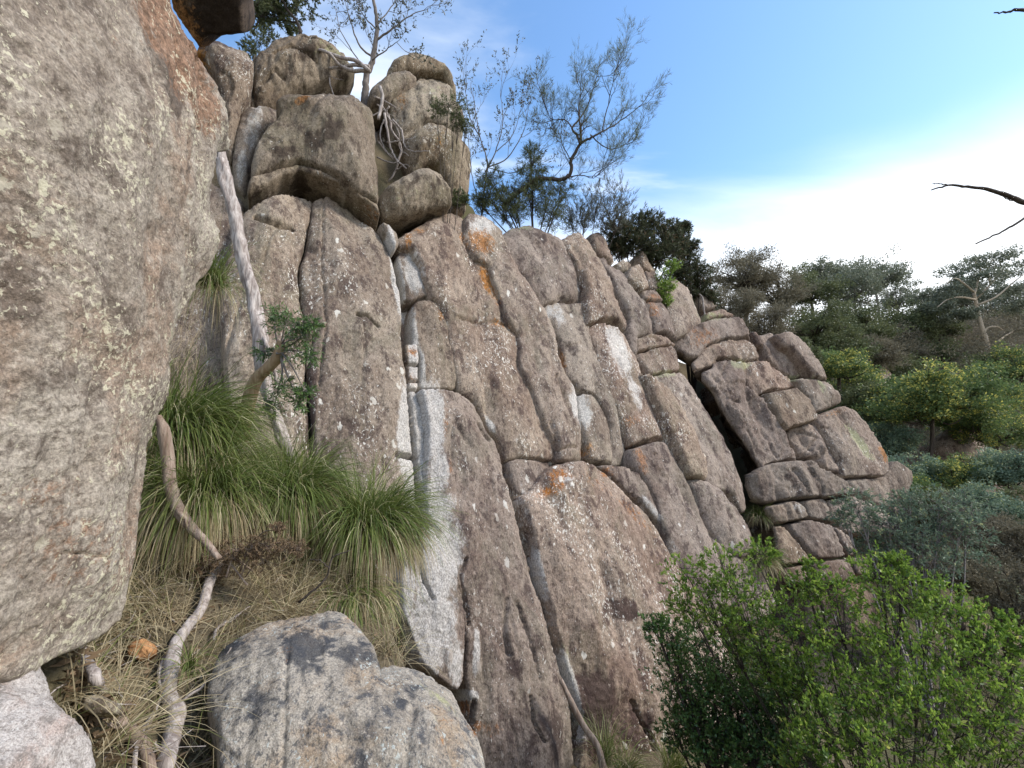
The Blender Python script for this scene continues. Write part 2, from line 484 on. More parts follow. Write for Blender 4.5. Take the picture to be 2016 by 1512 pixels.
    sp = np.stack([W3 @ ax, (W3 @ ay) * .45, W3 @ n], 1) / ns
    h += rough * ns * (.12 * fbm(sp * .8, 3) + .05 * fbm(sp * 3.1 + 7, 3, .6)) * (.35 + .65 * es)
    h -= rough * ns * .09 * (np.abs(perlin(sp * 1.15 + 3)) - .2) + rough * ns * .045 * (np.abs(perlin(sp * 2.9 + 11)) - .2)
    h += rough * ns * .02 * fbm(W3 / ns * 11, 3, .65)
    gr = np.abs(fbm(sp * np.array([1.3, .55, 1.3]) + 31, 2))
    h -= rough * ns * .05 * np.exp(-(gr / .035) ** 2) * np.clip(fbm(W3 / ns * .7 + 5, 2) * 3 + .2, 0, 1)
    for cp, cw, cd in CRACKS:
        cp = np.asarray(cp, float)
        if cp[:, 0].max() < x0 - 20 or cp[:, 0].min() > x1 + 20 or cp[:, 1].max() < y0 - 20 or cp[:, 1].min() > y1 + 20: continue
        cq = resample(cp, 6, False); c3 = np.column_stack([cq, np.zeros(len(cq))])
        cq = cq + np.stack([fbm(c3 / 14, 2), fbm(c3 / 14 + 9, 2)], 1) * 3.5
        dc = seg_dist(pv, cq, False)
        h -= 1.3 * cd * np.exp(-(dc / (cw * .8)) ** 2)
    V = W3 + n * h[:, None]
    stain = np.zeros((len(pv), 4))
    for ch, bx, by, rx, ry, ang, stg in BLOTS:
        a = math.radians(ang)
        dx, dy = pv[:, 0] - bx, pv[:, 1] - by
        u = (dx * math.cos(a) + dy * math.sin(a)) / rx
        v = (-dx * math.sin(a) + dy * math.cos(a)) / ry
        k = 'wodg'.index(ch)
        stain[:, k] = np.maximum(stain[:, k], stg * np.exp(-(u * u + v * v) ** 1.5))
    # sides and back: find boundary loop of the triangulation (input order is kept for the first nb verts)
    orig = res[3]
    idx = {}
    for i, ol in enumerate(orig):
        for o_ in ol:
            if o_ < nb: idx[o_] = i
    ring = np.array([idx[i] for i in range(nb) if i in idx])
    cen = V[ring].mean(0)
    nv = len(V)
    rings = [ring]
    Vs = [V]
    for k, (f, sc) in enumerate(((.35, 1.01), (1.0, .9))):
        b = V[ring] - n * thick * f
        b = cen - n * thick * f + (b - cen + n * thick * f) * sc
        b = b + (fbm(b * 2.0 / ns, 2) * .08 * ns)[:, None] * n
        b = b + ax * math.copysign(skew * f * thick, ax[0])              # undercut on its left side
        rings.append(np.arange(nb_ := nv + k * len(ring), nb_ + len(ring)))
        Vs.append(b)
    back = nv + 2 * len(ring)
    Vs.append((cen - n * thick)[None])
    V = np.vstack(Vs)
    # orientation
    e = np.cross(V[tris[:, 1]] - V[tris[:, 0]], V[tris[:, 2]] - V[tris[:, 0]]) @ n
    tris[e < 0] = tris[e < 0][:, ::-1]
    area = .5 * np.sum(buv[:, 0] * np.roll(buv[:, 1], -1) - np.roll(buv[:, 0], -1) * buv[:, 1])
    flip = (np.dot(np.cross(ax, ay), n) * area) < 0
    side = []
    for a_, b_ in zip(rings[:-1], rings[1:]):
        a2, b2 = np.roll(a_, -1), np.roll(b_, -1)
        side += [np.stack([a_, b_, b2], 1), np.stack([a_, b2, a2], 1)]
    l = rings[-1]
    side.append(np.stack([l, np.full(len(l), back), np.roll(l, -1)], 1))
    side = np.vstack(side)
    if flip: side = side[:, ::-1]
    Fc = np.vstack([tris, side])
    st = np.zeros((len(V), 4)); st[:nv] = stain
    st[nv:nv + len(ring)] = stain[ring]
    base = np.zeros(3)
    if parent is None:
        base = V.mean(0); base[2] = V[:, 2].min()
        V = V - base
    else:
        V = V - np.array(parent.location)
    o = bpy.data.objects.new(name, mesh_np(name, V, Fc, 3, M[mat], True, {'stain': st}))
    o.location = base if parent is None else (0, 0, 0)
    col.objects.link(o)
    if parent is not None: o.parent = parent
    return o
# ------------------------------------------------------------------ stains and joints traced on the rock
CRACKS += [
 ([(492,341),(543,326),(590,314),(647,338),(690,366)], 3.0, .22),
 ([(607,437),(604,478),(592,500),(588,540)], 3.2, .10),
 ([(640,372),(638,440),(634,520),(640,640),(628,760)], 2.6, .05),
 ([(505,428),(520,440),(545,447),(577,446)], 4.5, .16),
 ([(700,626),(718,632),(732,642),(741,649)], 3.0, .12),
 ([(590,790),(612,700),(618,660)], 3, .08),
 ([(803,770),(812,850),(820,930),(826,990),(828,1100)], 2.8, .18),
 ([(822,768),(832,810),(839,850),(837,900)], 2.8, .12),
 ([(826,1090),(828,1120),(836,1150),(850,1180)], 2.6, .12),
 ([(780,898),(800,899),(818,902)], 4.5, .25),
 ([(915,1100),(905,1140),(918,1190),(925,1230)], 2.6, .10),
 ([(998,905),(1006,940),(1012,985),(1030,1055),(1050,1130),(1062,1170)], 2.8, .14),
 ([(1015,1185),(1030,1230),(1050,1290),(1062,1340)], 3, .06),
 ([(996,1180),(990,1240),(1000,1290)], 4, .07),
 ([(1040,1370),(1045,1420),(1065,1460)], 2.6, .10),
 ([(938,1380),(939,1425)], 2.8, .16),
 ([(900,628),(925,633),(950,636),(975,634),(1000,642)], 2.6, .08),
 ([(1050,767),(1058,790),(1063,806)], 3, .10),
 ([(1093,742),(1105,770),(1112,790)], 2.6, .08),
 ([(1088,830),(1098,860),(1103,890)], 3, .08),
 ([(1106,885),(1125,878),(1140,877)], 2.6, .08),
 ([(1097,663),(1094,690),(1105,710)], 3, .10),
 ([(946,832),(958,850),(968,862)], 3.6, .10),
 ([(1100,585),(1120,592),(1146,593)], 3, .08),
 ([(1130,488),(1140,505),(1147,530)], 5, .10),
 ([(1175,1110),(1200,1190),(1215,1260)], 8, .05),
 ([(1240,1380),(1262,1420),(1300,1490)], 3, .12),
 ([(1340,1050),(1345,990),(1330,950)], 4, .05),
 ([(1250,876),(1272,871),(1290,865),(1318,868)], 3.5, .20),
 ([(1322,852),(1345,853),(1362,860)], 2, .06),
 ([(1420,950),(1445,1010),(1462,1060)], 8, .05),
 ([(1560,925),(1575,950),(1590,975)], 3, .10), ([(1595,925),(1615,950),(1625,975)], 3, .08),
 ([(1506,845),(1520,880),(1535,905)], 2.4, .07), ([(1478,700),(1470,760),(1490,830)], 4, .08),
 ([(1440,705),(1425,735),(1440,790),(1455,790)], 3, .08),
 ([(1575,850),(1600,865),(1592,885)], 3, .10), ([(1600,870),(1612,900)], 3, .10), ([(1580,895),(1610,905)], 2.5, .1),
 ([(1620,790),(1650,810),(1680,860)], 2.5, .05),
 ([(1256,664),(1284,664),(1300,672)], 2.2, .06),
 ([(560,175),(600,170),(640,168)], 3, .06),
 ([(540,120),(570,108),(600,118),(625,130)], 3, .14), ([(590,85),(620,95),(650,108)], 2.5, .12), ([(515,170),(540,150),(560,160)], 3, .1),
 ([(820,152),(800,172),(775,186)], 3, .12),
 ([(790,255),(815,250),(840,240)], 3, .08),
 # big near boulder
 ([(100,1092),(125,1091),(150,1098),(170,1105)], 2.4, .012),
 # grey boulder
]
W, O, D, G = 'wodg'
BLOTS += [
 # white quartz-pale skin along the main joint and the pale toe slab
 (W,786,560,12,80,-8,1.15),(W,815,700,12,120,-2,.9),(W,818,860,34,130,0,1.1),(W,835,1020,40,90,0,1.0),(W,772,480,8,45,-12,.9),(W,815,535,24,52,-10,.8),(W,800,850,24,110,0,1.0),(W,815,980,22,100,0,1.0),
 (W,850,830,26,90,0,.95),(W,862,930,22,60,0,.8),(W,870,1000,30,40,10,.7),(W,865,1110,52,100,8,.85),(W,850,1220,56,120,0,.85),(W,900,1310,20,60,0,.8),(W,800,1150,22,80,0,.95),
 (W,830,720,8,60,-8,.8),(W,940,1285,8,60,0,.8),(W,930,1370,16,14,0,.9),
 (W,1040,1010,8,60,-14,.9),(W,1070,1120,11,90,-15,.8),(W,1095,1230,16,100,-13,.55),(W,1140,1350,12,90,-15,.8),(W,1165,1430,10,60,-15,.7),
 (W,1140,800,18,50,-18,.85),(W,1215,690,22,70,-18,.75),(W,1245,770,12,60,-18,.6),(W,1100,620,14,30,-15,.6),(W,1085,612,14,16,0,.6),
 (W,945,450,30,28,20,.7),(W,1110,945,20,8,0,.6),(W,970,830,5,26,-25,.8),(W,1280,1000,8,40,-40,.7),(W,1330,1090,12,50,-30,.4),
 (W,500,250,22,60,15,.6),(W,475,330,14,50,10,.6),(W,460,560,20,80,0,.35),
 (W,1570,1000,26,14,0,.45),(W,1670,870,14,40,-35,.35),
 # orange lichen
 (O,945,480,34,24,40,.95),(O,957,548,13,40,-20,.95),(O,975,580,10,40,-22,.7),(O,828,450,16,14,0,.7),(O,805,465,8,24,0,.8),(O,908,470,8,16,0,.8),
 (O,864,624,7,14,-15,.9),(O,985,640,30,9,10,.7),(O,1108,710,9,26,-12,.95),(O,1100,935,22,18,0,.75),(O,1085,965,34,14,-30,.8),(O,1160,885,14,22,0,.6),(O,1195,930,16,16,0,.6),
 (O,1240,830,18,12,0,.6),(O,1262,905,8,40,-15,.8),(O,1170,955,14,50,-60,.45),(O,1240,1010,14,60,-50,.5),(O,1270,1040,10,40,-45,.4),(O,885,925,8,20,0,.7),(O,875,830,6,60,0,.6),
 (O,595,208,22,10,-20,.95),(O,790,200,16,24,0,.6),(O,860,290,14,30,10,.5),(O,735,410,14,26,-40,.7),(O,812,690,12,14,0,.8),(O,815,745,10,20,0,.5),
 (O,1385,665,34,24,-20,.6),(O,1285,610,12,24,-20,.75),(O,1285,585,18,8,0,.7),(O,1645,812,22,9,-20,.6),(O,1738,895,10,22,-30,.9),(O,1370,650,16,12,0,.5),(O,955,1435,40,18,10,.75),(O,930,1400,7,24,0,.8),
 (O,332,80,62,150,-20,1.5),(O,372,185,40,90,-20,1.3),(O,360,240,20,50,-10,.6),(O,215,70,30,30,0,.35),(O,230,275,12,60,-30,.45),(O,130,1090,150,90,0,.55),(O,60,980,90,60,0,.5),(O,250,1080,18,80,0,.6),(O,700,1210,30,20,20,.4),(O,560,1300,24,30,0,.35),(O,870,1440,30,40,30,.35),
 # dark patches on faces, along joints and on the overhanging block
 (D,640,280,60,26,-10,.7),(D,560,300,40,14,-10,.6),(D,600,330,60,10,0,.6),(D,1215,1200,44,28,20,.8),(D,1180,1400,50,110,-15,.85),(D,1090,1440,50,70,-10,.7),(D,1255,1450,40,70,-20,.7),(D,1010,1340,30,60,0,.5),
 (D,612,790,12,120,0,1.0),(D,1430,860,16,60,-25,.8),(D,1400,800,22,40,-25,.6),(D,1380,850,12,40,-25,.6),(D,920,590,26,20,0,.5),(D,1250,930,20,10,0,.4),(D,1460,905,18,14,0,.8),
 (D,560,640,30,40,0,.5),(D,500,620,30,120,0,.5),(D,420,40,60,60,0,1.2),(D,600,120,30,24,0,.7),(D,860,360,60,22,0,.5),(D,930,300,10,60,0,.6),(D,1060,470,20,20,0,.5),(D,1085,500,20,22,0,.5),(D,1415,700,20,16,0,.5),(D,1370,1000,12,50,-25,.35),(D,1560,940,30,26,0,.4),(D,1640,930,20,12,0,.6),
 (D,600,1290,50,60,0,.9),(D,700,1300,60,40,0,.7),(D,500,1380,40,60,0,.6),(D,450,1260,30,30,0,.7),(D,285,130,24,140,-22,.8),(D,60,880,90,40,10,.5),(D,800,1380,20,30,0,.6),(D,640,1230,50,20,0,.6),
 # moss / yellow-green lichen
 (G,650,110,40,24,10,.5),(G,850,190,30,30,0,.4),(G,800,390,40,18,-15,.4),(G,1460,715,24,12,0,.8),(G,1690,870,10,50,-35,.8),(G,1310,735,28,10,0,.6),(G,1400,790,16,60,-25,.6),(G,1400,622,40,10,0,.6),(G,1570,741,16,8,0,.7),(G,1040,440,40,14,0,.5),(G,860,1395,60,14,35,.5),(G,420,470,16,60,0,.4),(G,330,640,30,80,30,.35),(G,1615,755,6,30,-20,.6),(G,1130,1320,18,80,-10,.5),
]
# ------------------------------------------------------------------ the cliff
def dress(o, label=None):
    if label: o['label'] = label
    return o
wall = thing('cliff', 'tall cliff of leaning brown rock columns split by long joints', 'cliff', (2, 7.5, -4.8))
def C(pts, name='rock_column', **kw):
    kw.setdefault('parent', wall); kw.setdefault('facet', .75); kw.setdefault('style', 'column')
    return rock(name, pts, **kw)
# deep back wall in the gully
C([(380,330),(470,378),(484,395),(472,470),(470,700),(480,960),(300,960),(300,620)], off=-.5, thick=.6, bulge=.05, s=6, mat='wall')
C([(484,402),(534,388),(555,377),(600,374),(624,377),(612,430),(600,490),(590,520),(590,580),(600,650),(604,760),(615,930),(640,1010),(560,1060),(470,960),(440,700),(435,560),(455,460),(472,420)], off=-.03, r=.3, bulge=.2, R=.9)
C([(622,376),(650,379),(690,395),(716,422),(742,442),(752,455),(776,500),(786,560),(791,600),(791,672),(802,760),(808,850),(822,920),(828,1000),(830,1110),(800,1240),(740,1260),(640,1060),(622,900),(610,760),(600,650),(592,580),(592,520),(602,490),(614,430)], off=.05, r=.12, bulge=.3, R=.9)
C([(786,490),(800,487),(825,505),(834,525),(840,560),(850,588),(800,592),(792,545),(782,512)], 'rock_slab', off=-.12, r=.05, bulge=.03)
C([(814,594),(850,587),(868,604),(880,638),(884,675),(905,735),(898,768),(827,764),(829,700),(814,676)], off=-.02, r=.08, bulge=.1)
C([(786,588),(818,588),(832,680),(830,772),(796,772),(786,680)], 'rock_slab', off=-.5, r=.03, bulge=.0, thick=.5)
for q in ([(799,675),(824,672),(825,718),(801,716)], [(801,719),(825,721),(824,750),(802,748)], [(801,753),(824,752),(823,768),(802,768)]):
    C(q, 'rock_block', off=.0, r=.04, bulge=.03, thick=.35, s=2.6, jag=.3)
C([(798,770),(822,768),(834,810),(840,860),(836,960),(832,1000),(822,950),(812,870)], 'rock_slab', off=.02, r=.05, bulge=.03)
# orange-streaked column and the ridge beside it
C([(783,458),(828,434),(867,416),(890,411),(926,416),(918,445),(912,475),(932,511),(962,523),(974,559),(989,594),(998,630),(1010,645),(1024,654),(1027,722),(1051,767),(1066,806),(1105,880),(1108,905),(1050,902),(998,904),(993,880),(985,862),(968,838),(950,804),(932,783),(908,768),(900,735),(882,672),(879,636),(867,604),(849,585),(837,547),(831,517),(813,493),(790,482)], off=.08, r=.2, bulge=.18, R=.8, cap=0.22)
C([(922,415),(959,427),(983,450),(998,484),(1021,529),(1045,564),(1075,613),(1099,660),(1099,695),(1111,730),(1130,757),(1137,776),(1152,850),(1163,908),(1105,905),(1103,880),(1063,806),(1051,767),(1027,722),(1022,654),(1010,645),(998,630),(989,594),(974,559),(965,526),(935,513),(910,475),(915,440)], off=.2, r=.16, bulge=.2, R=.6, cap=0.22)
C([(984,448),(1012,438),(1042,433),(1066,444),(1096,460),(1110,475),(1123,496),(1146,541),(1156,564),(1160,590),(1146,595),(1110,593),(1081,597),(1069,605),(1045,564),(1021,529),(998,484)], off=.16, r=.3, bulge=.25, R=.9, cap=0.40)
C([(1067,603),(1084,595),(1146,596),(1158,600),(1166,666),(1192,746),(1219,804),(1237,848),(1250,893),(1242,913),(1214,913),(1213,884),(1206,851),(1194,818),(1173,780),(1150,776),(1130,756),(1117,740),(1108,690),(1099,663),(1085,630)], off=.1, r=.15, bulge=.2, R=.6)
C([(1133,776),(1150,774),(1173,779),(1194,817),(1206,851),(1214,884),(1214,913),(1160,908),(1150,850)], off=.06, r=.14, bulge=.12)
C([(1109,469),(1117,459),(1134,452),(1154,464),(1169,487),(1184,509),(1203,541),(1218,573),(1231,611),(1242,632),(1234,650),(1223,638),(1206,630),(1184,628),(1159,638),(1157,603),(1154,576),(1149,549),(1136,519),(1131,504),(1119,487)], off=.34, r=.2, bulge=.2, R=.6, cap=0.22)
C([(1160,642),(1174,635),(1188,635),(1211,643),(1231,655),(1241,678),(1255,702),(1264,727),(1276,760),(1292,800),(1307,840),(1318,868),(1284,870),(1250,878),(1237,848),(1213,790),(1192,740),(1177,690),(1164,660)], off=.22, r=.2, bulge=.22, R=.6)
C([(1247,880),(1280,870),(1316,867),(1332,900),(1350,940),(1382,1000),(1412,1070),(1440,1130),(1462,1200),(1400,1260),(1350,1150),(1320,1090),(1302,1035),(1290,985),(1268,940),(1250,912)], off=.24, r=.2, bulge=.25, R=.7)
C([(1182,499),(1198,498),(1206,515),(1218,519),(1231,529),(1238,549),(1248,564),(1260,583),(1272,598),(1282,628),(1292,657),(1260,664),(1258,690),(1272,730),(1258,705),(1242,680),(1234,650),(1243,630),(1231,603),(1218,573),(1206,544)], off=.2, r=.16, bulge=.15, cap=0.22)
C([(1270,594),(1310,594),(1320,618),(1330,648),(1334,670),(1308,656),(1290,656),(1281,628)], off=.14, r=.1, bulge=.1)
C([(1263,571),(1293,568),(1312,592),(1270,592)], 'rock_block', off=.2, r=.07, bulge=.04, s=2.6, jag=.5)
C([(1248,521),(1263,514),(1270,529),(1281,563),(1268,573),(1255,563),(1238,539)], 'rock_block', off=.3, r=.1, bulge=.08, s=2.6, cap=0.22)
C([(1274,527),(1292,534),(1305,552),(1298,570),(1283,566)], 'rock_block', off=.2, r=.1, bulge=.05, s=2.6)
C([(1320,544),(1332,546),(1350,561),(1367,586),(1379,613),(1391,633),(1374,650),(1355,658),(1335,668),(1325,640),(1313,600),(1296,568),(1296,556),(1310,551)], off=.1, r=.3, bulge=.2, R=.7, cap=0.45)
C([(1263,492),(1268,494),(1293,529),(1288,539),(1270,526),(1263,509)], 'rock_spike', off=.1, r=.06, bulge=.03, s=2.4, jag=.4)
C([(1169,452),(1184,449),(1196,464),(1208,499),(1210,520),(1184,502),(1169,482)], 'rock_block', off=.05, r=.14, bulge=.08, cap=0.22)
C([(1216,513),(1231,507),(1248,519),(1243,533),(1230,532)], 'rock_block', off=.0, r=.1, bulge=.06, s=2.6, cap=0.22)
C([(1254,662),(1292,656),(1327,668),(1338,680),(1283,684),(1260,690)], 'rock_block', off=.3, r=.1, bulge=.06, s=2.8)
C([(1260,692),(1283,685),(1327,680),(1339,699),(1346,728),(1310,735),(1283,738),(1268,712)], 'rock_block', off=.28, r=.12, bulge=.08, s=2.8)
C([(1278,738),(1310,733),(1344,728),(1358,747),(1389,794),(1420,848),(1449,907),(1474,961),(1486,1000),(1470,1010),(1440,970),(1396,960),(1360,890),(1340,800)], off=.3, r=.2, bulge=.1, thick=1.2)
C([(1269,727),(1304,750),(1333,770),(1352,785),(1349,796),(1370,839),(1379,863),(1400,903),(1397,945),(1363,936),(1348,906),(1330,868),(1312,826),(1295,784),(1280,750)], off=.5, r=.2, bulge=.15)
C([(1365,938),(1396,945),(1424,957),(1449,985),(1470,1020),(1488,1056),(1488,1091),(1460,1101),(1435,1086),(1414,1051),(1387,1001),(1371,960)], off=.45, r=.35, bulge=.3, R=.8, cap=0.35)
C([(1398,1050),(1430,1080),(1460,1098),(1485,1110),(1513,1132),(1533,1166),(1530,1210),(1470,1230),(1440,1190),(1420,1110)], off=.35, r=.2, bulge=.15)
# lower tier
C([(822,764),(880,768),(908,770),(932,784),(950,808),(968,842),(985,867),(995,899),(1000,934),(1014,988),(1032,1060),(1062,1160),(1102,1290),(1132,1400),(1155,1530),(940,1530),(938,1420),(922,1330),(920,1250),(905,1180),(880,1090),(836,1000),(838,900),(838,860),(832,800)], off=.16, r=.14, bulge=.2, R=.7)
C([(826,1035),(850,1030),(872,1042),(892,1075),(907,1110),(917,1180),(922,1240),(921,1340),(905,1365),(870,1340),(830,1310),(812,1250),(795,1210),(790,1140),(806,1080)], 'rock_slab', off=.3, r=.12, bulge=.12)
C([(996,903),(1012,935),(1040,970),(1062,1060),(1088,1150),(1120,1250),(1150,1350),(1180,1440),(1200,1530),(1150,1530),(1130,1400),(1100,1290),(1060,1162),(1030,1060),(1012,990)], off=-.06, r=.1, bulge=.1, R=.4)
C([(994,902),(1096,904),(1085,925),(1062,952),(1036,974),(1020,975),(1005,940)], off=-.02, r=.08, bulge=.05)
C([(1036,973),(1060,955),(1078,930),(1098,909),(1129,906),(1164,909),(1178,918),(1207,946),(1237,976),(1266,1003),(1285,1024),(1312,1070),(1340,1110),(1385,1180),(1430,1260),(1480,1380),(1500,1540),(1170,1540),(1168,1420),(1142,1350),(1112,1250),(1082,1150),(1062,1060),(1047,1010)], off=.3, r=.2, bulge=.3, R=.9, cap=0.15)
C([(1177,914),(1212,914),(1236,917),(1257,929),(1272,952),(1292,990),(1304,1015),(1302,1037),(1289,1020),(1251,978),(1218,948)], 'rock_wedge', off=.2, r=.12, bulge=.12)
# ------------------------------------------------------------------ left tower on top of the wall
tower = thing('rock_tower', 'round topped rock tower above the left columns, cracked under an overhang', 'rock tower', (-4.4, 9.6, 6.5))
def Tw(pts, name='rock_block', **kw):
    kw.setdefault('parent', tower); kw.setdefault('facet', .6); kw.setdefault('mat', 'tower')
    return rock(name, pts, **kw)
PT = plane_at(640, 330, (.42, -.86, .22))
Tw([(380,95),(400,60),(430,64),(482,70),(499,100),(497,130),(490,180),(472,205),(464,262),(452,305),(440,270),(436,180),(420,140),(403,110)], plane=PT, off=-.1, r=.2, bulge=.12, mat='wall')
Tw([(497,102),(520,95),(545,75),(590,62),(640,68),(670,80),(690,100),(702,125),(692,142),(645,155),(600,168),(560,178),(545,198),(510,208),(482,203),(478,160),(492,125)], plane=PT, off=-.35, r=.5, bulge=.35, R=1.0, rough=2.2, ns=.8)
Tw([(474,215),(484,203),(510,197),(549,200),(580,220),(545,244),(516,268),(500,298),(491,336),(482,384),(454,354),(458,298),(466,253)], plane=PT, off=-.2, r=.3, bulge=.15, mat='wall')
Tw([(492,342),(492,312),(507,270),(528,244),(552,222),(543,196),(556,180),(590,170),(640,164),(690,152),(715,168),(733,190),(740,220),(743,292),(749,357),(749,386),(721,377),(683,364),(647,337),(590,312),(543,325)], plane=PT, off=.5, r=.4, bulge=.4, R=1.1, thick=1.9)
Tw([(490,341),(543,327),(590,316),(647,341),(686,368),(721,380),(749,388),(751,412),(727,392),(698,375),(647,353),(590,331),(555,341),(534,356),(486,374),(484,360)], 'rock_slab', plane=PT, off=.42, r=.16, bulge=.1, thick=1.8, s=2.8)
# overhanging roof block, its dark underside towards the camera
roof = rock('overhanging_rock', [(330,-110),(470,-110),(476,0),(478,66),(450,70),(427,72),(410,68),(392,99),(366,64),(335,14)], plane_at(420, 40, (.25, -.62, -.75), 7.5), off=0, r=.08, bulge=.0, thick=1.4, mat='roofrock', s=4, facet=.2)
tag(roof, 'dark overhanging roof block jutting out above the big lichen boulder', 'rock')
# ------------------------------------------------------------------ right hand stack
stack = thing('rock_stack', 'stack of rounded rock blocks leaning together beside the root filled gap', 'rock stack', (-2.0, 11.0, 6.5))
PS = plane_at(840, 300, (.45, -.85, .2))
def S(pts, name='rock_block', **kw):
    kw.setdefault('parent', stack); kw.setdefault('facet', .7); kw.setdefault('mat', 'tower'); kw.setdefault('plane', PS)
    return rock(name, pts, **kw)
S([(742,200),(770,190),(785,250),(806,290),(812,335),(772,356),(750,380),(742,300)], off=-.9, r=.1, bulge=.05, thick=.8)
S([(765,127),(775,113),(796,100),(823,97),(846,107),(876,119),(894,143),(904,167),(904,187),(894,190),(888,161),(870,140),(832,134),(802,137),(769,145)], 'capstone', off=.0, r=.3, bulge=.2)
S([(728,173),(745,158),(769,142),(802,133),(825,145),(811,163),(787,175),(769,188),(757,196),(734,192)], off=.16, r=.25, bulge=.15)
S([(768,188),(787,172),(823,147),(832,133),(870,138),(888,159),(896,188),(915,205),(919,226),(913,270),(876,249),(840,240),(823,255),(802,267),(781,252),(770,220)], off=-.02, r=.35, bulge=.25, R=.9, rough=1.5)
S([(802,268),(823,253),(840,240),(876,246),(912,266),(931,286),(935,327),(934,357),(921,402),(891,398),(882,357),(867,327),(846,318),(817,333),(808,312),(796,286)], off=.04, r=.4, bulge=.3, R=.9)
blk = rock('boulder', [(750,374),(772,352),(811,333),(846,318),(874,336),(890,372),(894,392),(893,399),(846,409),(787,425),(758,422),(748,398)], plane_at(820, 385, (.4, -.82, .05)), off=.6, r=.16, bulge=.2, R=.7, thick=1.3, mat='tower', tilt=(0, .12))
tag(blk, 'wedge shaped perched boulder with a shadowed underside below the rock stack', 'boulder')
sm = rock('stone', [(892,399),(918,400),(920,411),(900,413),(892,408)], PS, off=.3, r=.06, bulge=.03, thick=.4, mat='tower', s=2.2, jag=.3)
tag(sm, 'small flat yellowish stone on the ledge under the rock stack', 'stone')
chock = rock('wedged_stone', [(750,434),(768,440),(784,458),(790,472),(778,492),(768,470),(756,452)], WALL, off=.15, r=.08, bulge=.05, thick=.5, mat='tower', s=2.6)
tag(chock, 'small dark stone wedged in the joint under the perched boulder', 'stone')
# ------------------------------------------------------------------ far buttress
butt = thing('rock_buttress', 'blocky pinkish brown buttress at the cliff end beyond a black cleft', 'rock buttress', (13.5, 19.5, -3.5))
PB = plane_at(1500, 900, (.33, -.88, .30))
def B(pts, name='rock_block', **kw):
    kw.setdefault('parent', butt); kw.setdefault('style', 'slab'); kw.setdefault('facet', .45); kw.setdefault('mat', 'far'); kw.setdefault('plane', PB); kw.setdefault('s', 2.8)
    kw.setdefault('r', .12); kw.setdefault('bulge', .08); kw.setdefault('thick', 2.2); kw.setdefault('off', .3)
    kw.setdefault('ns', 1.4); kw.setdefault('jag', .6); kw.setdefault('R', .8)
    return rock(name, pts, **kw)
B([(1330,663),(1354,651),(1369,640),(1405,623),(1440,621),(1464,621),(1477,643),(1482,660),(1458,663),(1423,667),(1393,679),(1375,701),(1360,698),(1336,677)], thick=1.1, skew=1.4)
B([(1393,680),(1423,668),(1473,663),(1489,672),(1504,705),(1464,709),(1440,703),(1411,706),(1399,722),(1369,730),(1366,714),(1378,700)], off=.2, thick=1.1, skew=1.4)
B([(1498,656),(1524,650),(1541,678),(1565,705),(1588,729),(1594,742),(1557,740),(1515,708),(1507,684)], 'rock_slab', off=.1, r=0.05)
B([(1531,653),(1560,651),(1574,660),(1595,681),(1613,708),(1625,729),(1637,746),(1612,743),(1590,720),(1565,690),(1545,675)], 'rock_slab', off=.5, r=0.04, thick=1.2, bulge=.08)
B([(1482,651),(1491,648),(1499,660),(1506,684),(1497,680)], off=.1, r=0.05, bulge=.05)
B([(1410,718),(1411,708),(1440,703),(1466,709),(1469,753),(1490,770),(1508,782),(1514,806),(1535,833),(1553,851),(1579,902),(1548,905),(1509,914),(1506,928),(1490,906),(1467,868),(1438,820),(1412,777),(1391,747),(1386,731)], 'rock_column', off=.4, r=0.18, R=1.2, rough=1.6, facet=.4, thick=1.1, skew=1.4)
B([(1465,709),(1515,707),(1562,740),(1578,756),(1545,766),(1512,768),(1494,780),(1471,754)], off=.25)
B([(1511,771),(1545,766),(1578,757),(1600,785),(1609,809),(1615,824),(1586,834),(1563,840),(1551,847),(1533,828),(1520,798)], off=.5)
B([(1560,742),(1613,745),(1639,751),(1660,773),(1663,791),(1612,812),(1599,785),(1578,756)], off=.35)
B([(1611,816),(1664,795),(1689,803),(1716,842),(1734,875),(1755,901),(1747,938),(1696,938),(1667,938),(1653,901),(1632,863),(1618,833)], off=.3, R=1.2)
B([(1563,840),(1592,831),(1619,837),(1635,866),(1653,901),(1665,938),(1625,926),(1601,902),(1580,899),(1555,853)], off=.1, rough=2.6, ns=.8)
B([(1484,932),(1509,914),(1536,908),(1577,904),(1601,904),(1624,923),(1665,941),(1687,970),(1637,977),(1574,980),(1518,989),(1500,977),(1487,952)], off=.55, rough=1.6, thick=1.1, skew=1.4)
B([(1664,941),(1745,940),(1758,904),(1803,931),(1795,985),(1742,1002),(1690,973)], off=.1, r=0.18)
B([(1511,996),(1570,983),(1585,999),(1592,1020),(1531,1032)], off=.5, r=0.09, thick=1.1, skew=1.4)
B([(1577,985),(1627,979),(1635,992),(1645,1028),(1620,1025),(1595,1020),(1585,999)], off=.4, r=0.09)
B([(1635,982),(1684,975),(1728,993),(1762,1020),(1746,1050),(1673,1050),(1646,1020)], off=.3, r=0.14)
B([(1529,1035),(1550,1031),(1582,1077),(1600,1103),(1545,1114),(1530,1077)], off=.5, r=0.11, thick=1.1, skew=1.4)
B([(1556,1032),(1592,1022),(1641,1031),(1660,1063),(1674,1096),(1602,1103),(1585,1077)], off=.45, r=0.11)
B([(1642,1031),(1676,1052),(1696,1091),(1675,1096)], off=.2, r=0.07)
B([(1547,1118),(1584,1111),(1600,1152),(1556,1150)], off=.5, r=0.07, thick=1.1, skew=1.4)
B([(1598,1107),(1673,1099),(1689,1145),(1648,1148),(1607,1148)], off=.5, r=0.09)
B([(1676,1100),(1708,1096),(1717,1132),(1691,1134)], off=.4, r=0.07)
